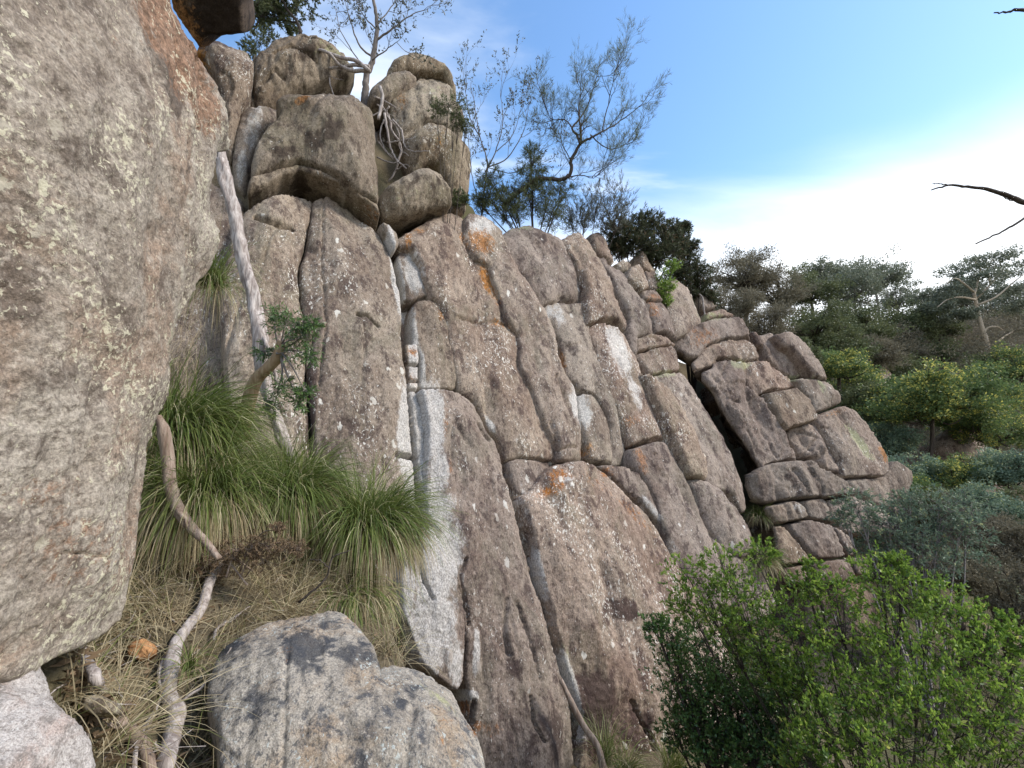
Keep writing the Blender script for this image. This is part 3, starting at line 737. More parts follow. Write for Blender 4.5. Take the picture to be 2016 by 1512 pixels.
B([(1712,1096),(1760,1096),(1762,1124),(1720,1132)], off=.4, r=0.07)
B([(1600,1152),(1687,1147),(1728,1170),(1740,1260),(1600,1260)], off=.3, r=0.11)
B([(1502,1000),(1528,1035),(1530,1080),(1545,1118),(1556,1200),(1500,1200),(1470,1080)], off=-.9, r=0.09, mat='wall')
B([(1390,613),(1426,607),(1451,622),(1405,625),(1393,631)], off=-.8, r=0.14)
B([(1366,578),(1392,583),(1418,602),(1392,612),(1378,604)], off=-1.0, r=0.14)
# ------------------------------------------------------------------ near boulders
PL = plane3((0, 700, 1.0), (430, 300, 2.2), (250, 1230, 1.55))
big = rock('boulder', [(-60,-70),(335,-70),(350,10),(368,62),(392,100),(417,146),(434,181),(444,222),(449,250),(456,280),(455,303),(426,306),(419,347),(412,417),(432,446),(430,486),(417,525),(400,550),(370,602),(344,650),(326,700),(319,738),(324,768),(311,814),(289,882),(287,915),(280,960),(272,1037),(270,1100),(262,1130),(254,1180),(240,1225),(212,1256),(165,1275),(110,1300),(70,1340),(-60,1340)], PL, off=0, r=.10, bulge=.1, R=.5, thick=1.2, mat='near', s=5, ns=.45, rough=.9, jag=.8, facet=.08)
tag(big, 'huge lichen speckled boulder with an orange streak, filling the left edge', 'boulder')
PF = plane3((430, 1260, 2.15), (690, 1200, 2.45), (640, 1500, 1.75))
F1 = rock('boulder', [(412,1300),(428,1252),(470,1225),(540,1200),(615,1190),(655,1181),(686,1192),(708,1217),(732,1247),(747,1282),(757,1322),(790,1362),(860,1395),(882,1440),(905,1540),(430,1540),(425,1420),(405,1345)], PF, off=.06, r=.10, bulge=.12, R=.4, thick=.8, mat='grey', s=4, ns=.5, rough=.9, facet=.45)
tag(F1, 'blue grey boulder with pale lichen in the middle of the foreground', 'boulder')
PF2 = plane3((760, 1330, 2.35), (870, 1330, 2.6), (930, 1500, 2.0))
F2 = rock('boulder', [(720,1310),(760,1302),(790,1308),(818,1308),(856,1322),(895,1353),(924,1402),(952,1446),(990,1540),(800,1540),(760,1450),(730,1380)], PF2, off=0, r=.1, bulge=.06, R=.3, thick=.8, mat='grey', s=4, ns=.4, facet=.4)
tag(F2, 'low grey brown boulder with white patches along its outer edge, behind the blue grey boulder', 'boulder')
PF3 = plane3((20, 1290, 1.18), (180, 1430, 1.18), (40, 1500, .97))
F3 = rock('boulder', [(-60,1232),(48,1246),(90,1308),(121,1365),(135,1392),(174,1413),(194,1434),(206,1470),(212,1560),(-60,1560)], PF3, off=0, r=.08, bulge=.06, R=.25, thick=.6, mat='pink', s=5, ns=.35, facet=.3)
tag(F3, 'pale pinkish boulder in the bottom left corner', 'boulder')
# ------------------------------------------------------------------ plants: builders
def leaf_mat(name, c1, c2, rough=.45, spec=.35, trans=.35, c3=None, c3at=.86):
    m, nt, b = new_mat(name)
    T = NT(nt)
    v = T.n('ShaderNodeAttribute', attribute_name='tint').outputs['Fac']
    c = T.mix(v, c1, c2)
    if c3: c = T.mix(T.ramp(v, c3at, c3at + .07), c, c3)
    nt.links.new(c, b.inputs['Base Color'])
    b.inputs['Roughness'].default_value = rough
    b.inputs['Specular IOR Level'].default_value = spec
    tr = T.n('ShaderNodeBsdfTranslucent', {'Color': c})
    mx = T.n('ShaderNodeMixShader', {0: trans, 1: b.outputs[0], 2: tr.outputs[0]})
    out = [n for n in nt.nodes if n.type == 'OUTPUT_MATERIAL'][0]
    nt.links.new(mx.outputs[0], out.inputs['Surface'])
    return m
def bark_mat(name, a, b_, k=1.0, streak=(1, 1, .15)):
    m, nt, b = new_mat(name)
    T = NT(nt)
    tc = T.n('ShaderNodeNewGeometry').outputs['Position']
    mp = T.n('ShaderNodeMapping', {'Vector': tc, 'Scale': tuple(k * s for s in streak)}).outputs[0]
    n = T.noise(mp, 30, 5, .65, .4)
    c = T.mix(T.ramp(n, .32, .68), a, b_)
    c = T.mix(T.ramp(T.noise(mp, 9, 4, .6), .55, .7, 0, .6), c, tuple(x * .45 for x in a))
    nt.links.new(c, b.inputs['Base Color']); b.inputs['Roughness'].default_value = .9
    b.inputs['Specular IOR Level'].default_value = .15
    nt.links.new(T.n('ShaderNodeBump', {'Strength': .7, 'Distance': .02, 'Height': n}).outputs[0], b.inputs['Normal'])
    return m
M['silver'] = bark_mat('weathered_dead_wood', (.22, .18, .16), (.50, .45, .41))
M['deadbrown'] = bark_mat('brown_dead_wood', (.20, .14, .105), (.36, .29, .235))
M['barkorange'] = bark_mat('peeling_bark', (.28, .18, .10), (.42, .31, .19))
M['barkdark'] = bark_mat('dark_bark', (.045, .036, .03), (.10, .082, .068))
M['barkgrey'] = bark_mat('grey_bark', (.14, .12, .105), (.25, .22, .20))
M['barkpale'] = bark_mat('pale_gum_bark', (.42, .33, .22), (.60, .52, .42))
M['grass'] = leaf_mat('tussock_blades', (.065, .115, .024), (.24, .27, .075), .5, .35, .3, (.52, .48, .28), .74)
M['straw'] = leaf_mat('dry_grass_blades', (.30, .235, .13), (.54, .47, .31), .7, .15, .25, (.15, .17, .055))
M['bright'] = leaf_mat('bright_green_leaves', (.085, .17, .026), (.34, .48, .085), .34, .55, .5, (.50, .52, .14), .9)
M['deep'] = leaf_mat('deep_green_leaves', (.05, .11, .032), (.15, .25, .07), .35, .5, .3)
M['blue'] = leaf_mat('blue_green_leaves', (.10, .155, .10), (.24, .32, .215), .5, .35, .35, (.42, .45, .22))
M['wattle'] = leaf_mat('wattle_leaves', (.085, .135, .05), (.20, .275, .095), .5, .3, .4, (.56, .52, .13), .74)
M['olive'] = leaf_mat('olive_leaves', (.075, .095, .042), (.17, .19, .085), .55, .3, .3)
M['scrub'] = leaf_mat('dull_scrub_needles', (.13, .118, .08), (.25, .225, .155), .7, .2, .25)
M['pine'] = leaf_mat('dark_needles', (.04, .05, .028), (.10, .115, .06), .6, .25, .3, (.20, .13, .08))
M['gum'] = leaf_mat('gum_leaves', (.115, .135, .09), (.23, .25, .17), .5, .35, .3)
M['thin'] = leaf_mat('sparse_grey_leaves', (.07, .08, .055), (.15, .155, .12), .5, .3, .3)
M['fuzz'] = leaf_mat('brown_seed_fuzz', (.16, .11, .065), (.30, .22, .14), .8, .1, .2)
def frames(pts):
    pts = np.asarray(pts, float)
    t = np.gradient(pts, axis=0)
    t /= np.linalg.norm(t, axis=1)[:, None] + 1e-9
    u = np.zeros_like(t)
    a = np.array([1.0, 0, 0]) if abs(t[0][0]) < .8 else np.array([0, 1.0, 0])
    prev = np.cross(t[0], a)
    for i in range(len(t)):
        prev = prev - t[i] * (prev @ t[i]); prev /= np.linalg.norm(prev) + 1e-9
        u[i] = prev
    return t, u, np.cross(t, u)
class Wood:
    """Collects tapered tubes; builds one mesh."""
    def __init__(s): s.V, s.F, s.n = [], [], 0
    def tube(s, pts, r0, r1=None, sides=6, knots=0.0, seed=0):
        pts = np.asarray(pts, float)
        m = len(pts)
        r = np.linspace(r0, r1, m) if np.isscalar(r0) else np.asarray(r0, float)
        t, u, v = frames(pts)
        a = np.linspace(0, 2 * math.pi, sides, endpoint=False)
        ring = u[:, None] * np.cos(a)[None, :, None] + v[:, None] * np.sin(a)[None, :, None]
        rad = np.repeat(r[:, None], sides, 1)
        if knots:
            arc = np.concatenate([[0], np.cumsum(np.linalg.norm(np.diff(pts, axis=0), axis=1))]) / (r.max() * 5)
            q = np.stack([np.cos(a)[None] * 1.3 + 0 * arc[:, None], np.sin(a)[None] * 1.3 + 0 * arc[:, None], arc[:, None] + 0 * a[None]], -1)
            rad = rad * (1 + knots * fbm(q.reshape(-1, 3) + seed, 3).reshape(m, sides))
        V = pts[:, None] + ring * rad[:, :, None]
        V = np.concatenate([V.reshape(-1, 3), pts[:1], pts[-1:]])
        i = np.arange(m - 1)[:, None] * sides; j = np.arange(sides)[None]; k = (j + 1) % sides
        A, B_, C_, D_ = i + j, i + k, i + sides + k, i + sides + j
        f = np.stack([A, B_, C_, A, C_, D_], -1).reshape(-1, 3)
        c0, c1 = m * sides, m * sides + 1
        jj = np.arange(sides); kk = (jj + 1) % sides
        f = np.vstack([f, np.stack([np.full(sides, c0), kk, jj], 1), np.stack([np.full(sides, c1), (m - 1) * sides + jj, (m - 1) * sides + kk], 1)])
        s.V.append(V); s.F.append(f + s.n); s.n += len(V)
    def build(s, name, mat, parent=None):
        if not s.V: return None
        return link(name, mesh_np(name, np.vstack(s.V), np.vstack(s.F), 3, mat, True), parent)
def spline(pts, n=8, jit=0.0, rg=rng):
    """Catmull-Rom through the points."""
    p = np.asarray(pts, float)
    p = np.vstack([2 * p[0] - p[1], p, 2 * p[-1] - p[-2]])
    out = []
    for i in range(1, len(p) - 2):
        for t in np.linspace(0, 1, n, endpoint=False):
            a, b, c, d = p[i - 1], p[i], p[i + 1], p[i + 2]
            out.append(.5 * (2 * b + (c - a) * t + (2 * a - 5 * b + 4 * c - d) * t * t + (3 * b - a - 3 * c + d) * t ** 3))
    out.append(p[-2])
    out = np.array(out)
    if jit: out[1:-1] += rg.normal(0, jit, (len(out) - 2, 3))
    return out
def unit(v):
    return v / (np.linalg.norm(v, axis=-1, keepdims=True) + 1e-9)
def leaves_mesh(name, pos, dirs, L, Wd, mat, rg, tint=None, parent=None, fold=.18):
    """One folded four-cornered leaf per position."""
    n = len(pos)
    d = unit(dirs)
    sd = unit(np.cross(d, rg.normal(size=(n, 3))))
    up = np.cross(sd, d)
    L = np.broadcast_to(L, n)[:, None]; Wd = np.broadcast_to(Wd, n)[:, None]
    mid = pos + d * L * .45 + up * L * fold * .5
    V = np.stack([pos, mid + sd * Wd, pos + d * L, mid - sd * Wd], 1).reshape(-1, 3)
    Fc = np.arange(n * 4)
    tint = rg.uniform(0, 1, n) if tint is None else tint
    return link(name, mesh_np(name, V, Fc, 4, mat, False, {'tint': np.repeat(tint, 4)}), parent)
def blades_mesh(name, base, d0, L, w, droop, mat, rg, parent=None, seg=5, tint=None, lim=None):
    """Arching grass blades: strips that bend downward."""
    n = len(base)
    d = unit(d0)
    L = np.broadcast_to(L, n); droop = np.broadcast_to(droop, n); w = np.broadcast_to(w, n)
    side = unit(np.cross(d, np.array([0, 0, 1.0])) + rg.normal(0, .35, (n, 3)))
    p = base.copy(); V = []
    cur = d.copy()
    for k in range(seg + 1):
        ww = (w * (1 - (k / seg) ** 1.6) * .5 + .0004)[:, None]
        V += [p - side * ww, p + side * ww]
        cur = cur + np.array([0, 0, -1.0]) * (droop * (k + 1) / seg)[:, None]
        cur = unit(cur)
        p = p + cur * (L / seg)[:, None]
    V = np.stack(V, 1)
    m = 2 * (seg + 1)
    o = (np.arange(n) * m)[:, None, None]
    k = (np.arange(seg) * 2)[None, :, None]
    Fc = (o + k + np.array([0, 1, 3, 2])[None, None]).reshape(-1)
    tint = rg.uniform(0, 1, n) if tint is None else tint
    return link(name, mesh_np(name, V.reshape(-1, 3), Fc, 4, mat, True, {'tint': np.repeat(tint, m)}), parent)
def wander(p, d, L, n, wig, up, rg):
    pts = [p]; st = L / n
    for _ in range(n):
        d = unit(d + rg.normal(0, wig, 3) + np.array([0, 0, up]))
        p = p + d * st
        pts.append(p)
    return np.array(pts), d
def grow(wood, p, d, L, r, lvl, rg, kids=(4, 4, 4), wig=.16, up=.06, spread=.75, taper=.45, twigs=None, shrink=.62, start=.35):
    """Recursive branching; the last level's polylines are collected in twigs."""
    n = 5 if lvl > 0 else 4
    pts, de = wander(p, d, L, n, wig, up, rg)
    wood.tube(pts, r, r * taper, 6 if r > .03 else (4 if r > .01 else 3))
    if lvl == 0:
        twigs.append(pts); return
    for k in range(kids[-lvl] if lvl <= len(kids) else 4):
        t = start + (1 - start) * (k + rg.uniform(.2, 1)) / kids[-lvl]
        i = min(int(t * n), n - 1); f = t * n - i
        q = pts[i] * (1 - f) + pts[i + 1] * f
        dd = unit(pts[i + 1] - pts[i]); a = unit(np.cross(dd, rg.normal(size=3)))
        nd = unit(dd * math.cos(spread) + a * math.sin(spread) * rg.uniform(.6, 1.2))
        grow(wood, q, nd, L * shrink * rg.uniform(.75, 1.2), max(r * (1 - t * (1 - taper)) * .6, .0015), lvl - 1, rg, kids, wig, up, spread, taper, twigs, shrink, start)
def along(twigs, per, rg, spread=.8, t0=.15):
    """Leaf positions and directions on twig polylines."""
    pos, dirs = [], []
    for pts in twigs:
        t = rg.uniform(t0, 1, per) * (len(pts) - 1)
        i = np.minimum(t.astype(int), len(pts) - 2); f = (t - i)[:, None]
        pos.append(pts[i] * (1 - f) + pts[i + 1] * f)
        dirs.append(unit(pts[i + 1] - pts[i]) + rg.normal(0, spread, (per, 3)))
    return np.vstack(pos), np.vstack(dirs)
# ------------------------------------------------------------------ shrubs traced as sprays of leafy twigs
def shrub(name, label, cat, root, clumps, mat, leaf=(.035, .009), per=16, tw=26, seed=1, group=None, wood_mat='barkdark', stem_r=.02, upb=.5, spread=.8, twr=.0018, tintbias=None, squash=.8, parts=('stems', 'foliage')):
    rg = np.random.default_rng(seed)
    root = np.array(root, float)
    t = thing(name, label, cat, root, group)
    wd = Wood(); tws = []; tb = []
    hub = root + np.array([0, 0, .25])
    for (x, y, rp, dep, *rest) in clumps:
        c = P(x, y, dep); R = rp * dep / F
        k = rest[0] if rest else 1.0
        mid = hub * .45 + c * .55 + rg.normal(0, .12, 3) * R + np.array([0, 0, -.25 * R])
        st = spline([root + rg.normal(0, .05, 3), mid, c - np.array([0, 0, .2 * R])], 5)
        wd.tube(st, stem_r, stem_r * .35, 5)
        nt_ = max(int(tw * k), 3)
        hubs = [c + unit(rg.normal(size=3)) * R * rg.uniform(.2, .6) for _ in range(5)]
        for hb in hubs:
            wd.tube(spline([st[-3], (st[-3] + hb) / 2 + rg.normal(0, .06, 3) * R, hb], 3), stem_r * .4, twr * 1.5, 4)
        for q in range(nt_):
            o = unit(rg.normal(size=3)); o[2] *= squash
            b = c + o * R * rg.uniform(0, 1) ** (1 / 2.6) * .92
            e = b + unit(o * .7 + rg.normal(0, .55, 3) + np.array([0, 0, upb * .8])) * R * rg.uniform(.28, .62)
            if q % 3 == 0:
                hb = hubs[q % 5]
                wd.tube(np.array([hb, (hb + b) / 2 + rg.normal(0, .05, 3) * R, b]), twr * 1.6, twr, 3)
            pl = spline([b, (b + e) / 2 + rg.normal(0, .04, 3) * R, e], 2)
            wd.tube(pl, twr, twr * .6, 3)
            tws.append(pl)
    pos, dirs = along(tws, per, rg, spread)
    dirs[:, 2] += upb
    n = len(pos)
    tip = np.clip(1 - np.linalg.norm(pos - np.repeat(np.array([t_[-1] for t_ in tws]), per, 0), axis=1) / (np.repeat(np.array([np.linalg.norm(t_[-1] - t_[0]) for t_ in tws]), per) + 1e-6), 0, 1)
    tint = np.clip(rg.uniform(0, .62, n) + .3 * tip + np.repeat(rg.uniform(-.25, .25, len(tws)), per), 0, 1)
    wd.build(parts[0], M[wood_mat], t)
    leaves_mesh(parts[1], pos, dirs, rg.uniform(.7, 1.25, n) * leaf[0], rg.uniform(.75, 1.2, n) * leaf[1], M[mat], rg, tint, t)
    return t
# ------------------------------------------------------------------ grass tussocks
def tussock(label, x, y, dep, n, L, spread, lean, seed, dry=.4, disc=.16, name='grass_tussock', gmat='grass', w=.0065, up=.9):
    rg = np.random.default_rng(seed)
    c = P(x, y, dep)
    t = thing(name, label, 'grass tussock', c)
    def make(n, Ls, dr, mat, nm, upv, rr, tint=None):
        a = rg.uniform(0, 2 * math.pi, n); r = disc * np.sqrt(rg.uniform(0, 1, n)) * rr
        b = c + np.stack([r * np.cos(a), r * np.sin(a), rg.uniform(-.03, .03, n)], 1)
        d = np.stack([np.cos(a) * spread * rg.uniform(.1, 1, n), np.sin(a) * spread * rg.uniform(.1, 1, n), upv * rg.uniform(.6, 1.1, n)], 1) + np.array(lean)
        # drifts: blades lie together in tufts
        d += .7 * np.stack([fbm(b * 11, 2), fbm(b * 11 + 9, 2), .5 * fbm(b * 11 + 19, 2)], 1) + rg.normal(0, .22, (n, 3))
        blades_mesh(nm, b, d, Ls * rg.uniform(.4, 1.2, n), w * rg.uniform(.6, 1.2, n), dr * rg.uniform(.6, 1.5, n), M[mat], rg, t, 6, tint)
    tint = np.clip(rg.beta(2, 2.2, n), 0, 1)
    make(n, L, .42, gmat, 'green_blades', up, 1.0, tint)
    m = int(n * dry)
    make(m, L * .85, .95, 'straw', 'dry_blades', up * .45, 1.15)
    return t
# ------------------------------------------------------------------ tussocks on the ledge
tussock('large dark green grass tussock right against the big lichen boulder', 350, 868, 3.45, 2300, .80, .62, (.48, -.30, 0), 11, .75, .18, w=.011, up=.75)
tussock('arching green grass tussock in the middle of the ledge, between two others', 565, 990, 3.55, 2000, .66, .8, (.2, -.30, 0), 12, .8, .17, w=.010)
tussock('bushy green grass tussock hanging over the right end of the ledge', 725, 1045, 3.7, 2100, .70, .85, (.28, -.32, -.02), 13, .8, .18, w=.010)
tussock('shaggy half dry grass tussock tucked below the large dark green one', 395, 985, 3.1, 1800, .7, .7, (.15, -.3, -.1), 14, 1.3, .18)
tussock('straw coloured grass tussock with drooping dead blades above the blue grey boulder', 690, 1165, 3.25, 500, .5, .6, (.15, -.3, -.3), 15, 3.0, .17, up=.5)
tussock('dark strappy grass clump growing in the shady gully behind the dead trunk', 412, 560, 5.2, 500, .9, .6, (.1, -.4, -.4), 16, .3, .14)
tussock('thin upright grass tuft beside the grey stick at the cliff foot', 1190, 1500, 6.3, 140, .75, .25, (0, 0, .3), 17, .3, .10, w=.009)
tussock('low splayed pale grass tuft at the cliff foot', 1230, 1520, 6.2, 260, .55, .8, (.15, -.1, 0), 18, 1.0, .12, w=.009)
tussock('dark narrow grass tuft at the cliff foot below the dark green shrub', 1325, 1520, 6.2, 220, .6, .3, (.05, -.1, .3), 19, .2, .12, w=.009)
tussock('small bright green grass sprout beside the pale root', 372, 1318, 2.05, 60, .2, .7, (.25, -.2, .2), 20, .1, .02, w=.006)
# loose dry grass over the ledge floor (nobody could count it)
def scatter_ground(poly, n, rg):
    out = []
    poly = np.array(poly, float)
    lo, hi = poly.min(0), poly.max(0)
    while len(out) < n:
        q = rg.uniform(lo, hi, (n, 2))
        q = q[inside(q, poly)]
        out += list(q)
    return np.array(out[:n])
def hits(px):
    """First terrain hit for many pixels."""
    r = rays(px)
    t = np.full(len(px), .8); done = np.zeros(len(px), bool)
    for k in range(420):
        p = r * t[:, None]
        done |= p[:, 2] <= terrain(p[:, 0], p[:, 1])
        t = np.where(done, t, t * 1.008)
    return r * t[:, None]
rg = np.random.default_rng(31)
LEDGE = [(250,1130),(330,1000),(420,1010),(560,1060),(740,1150),(830,1290),(760,1320),(690,1190),(430,1260),(410,1400),(440,1520),(200,1520),(120,1360),(150,1250)]
q = hits(scatter_ground(LEDGE, 330, rg))
ROOT = np.array([(434,1115),(410,1158),(396,1205),(368,1243),(345,1280),(334,1330),(332,1382),(346,1412),(338,1462),(318,1530)], float)
pxq = np.stack([1008 + F * q[:, 0] / (CP * q[:, 1] + SP * q[:, 2]), 756 - F * (CP * q[:, 2] - SP * q[:, 1]) / (CP * q[:, 1] + SP * q[:, 2])], 1)
q = q[(seg_dist(pxq, ROOT, False) > 30) & (seg_dist(pxq, ROOT + np.array([0, 34]), False) > 30)]
for bx, by, br in ((272, 1322, 66), (182, 1340, 46), (272, 1490, 50), (185, 1420, 40)):
    pxq = np.stack([1008 + F * q[:, 0] / (CP * q[:, 1] + SP * q[:, 2]), 756 - F * (CP * q[:, 2] - SP * q[:, 1]) / (CP * q[:, 1] + SP * q[:, 2])], 1)
    q = q[np.hypot(pxq[:, 0] - bx, pxq[:, 1] - by) > br]              # the root lies bare on top
tuft = np.repeat(np.arange(len(q)), 26)
n = len(tuft)
base = q[tuft] + rg.normal(0, .025, (n, 3)) * (1, 1, .2)
dirs = unit(rg.normal(0, 1, (len(q), 3)) * (1, 1, .25))[tuft] * .7 + rg.normal(0, .4, (n, 3)); dirs[:, 2] = np.abs(dirs[:, 2]) * .8 + .15
g = blades_mesh('dry_grass', base, dirs, rg.uniform(.12, .5, n), rg.uniform(.0015, .004, n), rg.uniform(.04, .45, n), M['straw'], rg)
tag(g, 'tangled dry straw grass lying over the ledge between the boulders', 'grass', None, 'stuff')
q = hits(scatter_ground([(330,700),(330,640),(400,600),(480,640),(500,760),(470,860),(330,760)], 90, rg))
tuft = np.repeat(np.arange(len(q)), 26); n = len(tuft)
base = q[tuft] + rg.normal(0, .05, (n, 3))
dirs = rg.normal(0, .5, (n, 3)) + np.array([.1, -.5, .3])
g = blades_mesh('dead_grass', base, dirs, rg.uniform(.3, .8, n), rg.uniform(.003, .006, n), rg.uniform(.5, 1.2, n), M['straw'], rg)
tag(g, 'hanging dull dead grass in the shaded gully behind the big boulder', 'grass', None, 'stuff')
# leaf litter at the foot of the slab and on the ledge
q = np.vstack([hits(scatter_ground(LEDGE, 2600, rg)), hits(scatter_ground([(960,1470),(1300,1470),(1420,1511),(960,1511)], 700, rg))])
n = len(q)
d = rg.normal(0, 1, (n, 3)) * (1, 1, .25)
g = leaves_mesh('fallen_leaves', q + np.array([0, 0, .008]), d, rg.uniform(.02, .07, n), rg.uniform(.004, .010, n), M['fuzz'], rg)
tag(g, 'brown fallen leaves and bark scraps over the ledge and at the cliff foot', 'leaf litter', None, 'stuff')
# ------------------------------------------------------------------ dead wood
def log(name, label, cat, pts, r, mat, sides=10, knots=.22, side=(), group=None, splinter=None, n=7, snap=False):
    c = np.array(pts[0][:3]) if len(pts[0]) == 3 else None
    w3 = path(*pts)
    if snap:                                       # lies on the ground: move each point along its sight line to the soil
        for i, p in enumerate(pts):
            h = ground_hit(p[0], p[1])
            w3[i] = h * .975 + np.array([0, 0, r[min(i, len(r) - 1)] * .8])
    t = thing(name, label, cat, w3[-1])
    wd = Wood()
    sp = spline(w3, n, .0012)
    rr = np.interp(np.linspace(0, 1, len(sp)), np.linspace(0, 1, len(r)), r)
    wd.tube(sp, rr, None, sides, knots, seed=len(label))
    wd.build('trunk', M[mat], t)
    for (sp_pts, r0, r1) in side:
        w = Wood(); w.tube(spline(path(*sp_pts), 6, .003), r0, r1, 6, .15); w.build('branch', M[mat], t)
    if splinter:
        w = Wood(); rg_ = np.random.default_rng(5)
        p0 = w3[splinter[0]]; d0 = unit(w3[0] - w3[1]) if splinter[0] == 0 else unit(w3[-1] - w3[-2])
        for _ in range(splinter[1]):
            o = rg_.normal(0, r[splinter[0]] * .6, 3)
            w.tube(np.array([p0 + o - d0 * .02, p0 + o * 1.1 + d0 * rg_.uniform(.3, 1) * splinter[2]]), r[splinter[0]] * .22, .001, 4)
        w.build('splinters', M[mat], t)
    return t
log('dead_tree', 'long silvery dead trunk leaning in the gully beside the big boulder', 'dead tree',
    [(437,316,4.65),(448,368,4.6),(462,424,4.55),(469,469,4.5),(483,525,4.45),(500,590,4.4),(512,660,4.3),(516,720,4.25),(532,790,4.2),(552,850,4.15),(578,915,4.1)],
    [.055,.066,.066,.06,.058,.066,.066,.062,.05,.048,.045], 'silver', 18, .6, n=14,
    side=[([(433,256,4.72),(435,285,4.7),(437,325,4.67)], .035, .055), ([(515,655,4.28),(530,690,4.2),(543,740,4.15),(548,765,4.12)], .02, .014)], splinter=(0, 7, .14))
log('fallen_branch', 'fallen purple grey branch with a dark broken underside in front of the tussocks', 'branch',
    [(311,818,2.75),(322,850,2.75),(331,905,2.75),(336,955,2.7),(352,1005,2.65),(378,1040,2.6),(405,1068,2.55),(432,1100,2.5)],
    [.016,.036,.036,.034,.034,.028,.02,.016], 'deadbrown', 12, .16,
    side=[([(345,1000,2.64),(362,1020,2.6),(372,1042,2.58)], .02, .006)])
log('bare_root', 'pale bare root curving down the dry grass to the bottom edge', 'root',
    [(434,1115,2.45),(410,1158,2.4),(396,1205,2.32),(368,1243,2.22),(345,1280,2.12),(334,1330,2.02),(332,1382,1.95),(346,1412,1.9),(338,1462,1.84),(318,1530,1.75)],
    [.03,.028,.026,.026,.03,.034,.03,.034,.033,.036], 'silver', 14, .2, snap=True)
log('thin_root', 'thin wavy white root beside the thicker pale root', 'root',
    [(341,1283,2.1),(322,1303,2.05),(312,1338,2.0),(319,1366,1.95),(302,1408,1.9),(280,1442,1.84),(268,1472,1.8),(262,1525,1.72)], [.009,.011,.010,.009,.009,.009,.008,.008], 'silver', 7, .12, snap=True)
log('stump', 'short grey snapped stub at the base of the big boulder', 'stump',
    [(160,1243,1.72),(163,1290,1.74),(180,1332,1.76),(203,1368,1.78)], [.012,.017,.018,.012], 'silver', 8, .3, splinter=(0, 5, .05), snap=True)
log('splintered_branch', 'splintered broken branch end near the bottom edge, left of the pale root', 'branch',
    [(232,1432,1.66),(262,1458,1.68),(285,1490,1.7),(296,1530,1.7)], [.02,.024,.02,.02], 'deadbrown', 8, .3, splinter=(0, 9, .09), snap=True)
log('dead_stick', 'grey snapped stick leaning against the foot of the cliff', 'stick',
    [(1104,1338,6.35),(1126,1385,6.3),(1150,1430,6.25),(1176,1470,6.2),(1192,1530,6.1)], [.03,.045,.045,.05,.055], 'deadbrown', 9, .2, splinter=(0, 6, .22))
log('fallen_stick', 'pale stick lying on the soil at the foot of the slab', 'stick',
    [(975,1478,5.6),(1010,1482,5.6),(1050,1500,5.6),(1085,1530,5.6)], [.02,.025,.03,.03], 'silver', 7, .2, snap=True)
log('pale_twig', 'short bent pale twig by the corner of the blue grey boulder', 'twig',
    [(492,1195,2.45),(450,1225,2.4),(428,1240,2.36),(420,1262,2.33)], [.004,.007,.008,.007], 'silver', 6, .1, snap=True)
log('long_twig', 'long thin twig crossing the edge of the blue grey boulder', 'twig',
    [(455,1275,2.1),(420,1325,2.05),(398,1352,2.0),(360,1378,1.95)], [.003,.005,.006,.006], 'silver', 6, .1)
log('dark_twig', 'dark forked twig sticking up above the blue grey boulder', 'twig',
    [(588,1186,2.6),(640,1140,2.65),(655,1098,2.68),(690,1084,2.7)], [.007,.006,.005,.003], 'barkdark', 6, .1,
    side=[([(648,1120,2.66),(630,1103,2.66),(608,1102,2.66)], .004, .002)])
log('forked_twig', 'forked dry twig at the bottom edge against the blue grey boulder', 'twig',
    [(475,1448,1.85),(450,1468,1.84),(420,1490,1.84),(390,1506,1.83)], [.003,.005,.005,.005], 'deadbrown', 6, .1,
    side=[([(450,1468,1.84),(460,1482,1.83),(470,1500,1.82)], .004, .002)])
st = rock('stone', [(244,1272),(252,1258),(266,1260),(280,1254),(297,1264),(296,1280),(284,1290),(270,1298),(252,1290)], plane_at(272, 1275, (.1, -.75, .6), float(np.linalg.norm(ground_hit(272, 1288)) / np.linalg.norm(rays([(272, 1288)])[0])) - .06), r=.03, bulge=.0, R=.1, thick=.06, mat='stone', s=2.4, ns=.12, jag=.8, rough=1.6)
tag(st, 'small round orange stone lying in the dry grass', 'stone')
st = rock('stone', [(150,1392),(162,1368),(192,1366),(216,1378),(210,1398),(180,1406)], plane_at(182, 1385, (.1, -.75, .6), float(np.linalg.norm(ground_hit(182, 1400)) / np.linalg.norm(rays([(182, 1400)])[0])) - .05), r=.03, bulge=.03, R=.1, thick=.08, mat='near', s=3, ns=.15, jag=.3)
tag(st, 'grey brown flat stone beside the pale pinkish boulder', 'stone')
# brown fuzzy seed heads
shrub('dried_plant', 'brown fuzzy dried plant lying across the ledge above the dry grass', 'dried plant', P(480, 1130, 2.75),
      [(x, y, r_, 2.7) for x, y, r_ in ((410,1100,26),(440,1092,26),(468,1080,28),(500,1078,28),(530,1075,26),(560,1080,26),(585,1082,20),(545,1040,14),(430,1125,30),(395,1130,26),(520,1105,24))],
      'fuzz', (.014, .002), 26, 40, 5, None, 'deadbrown', .006, .2, 1.2, .001)
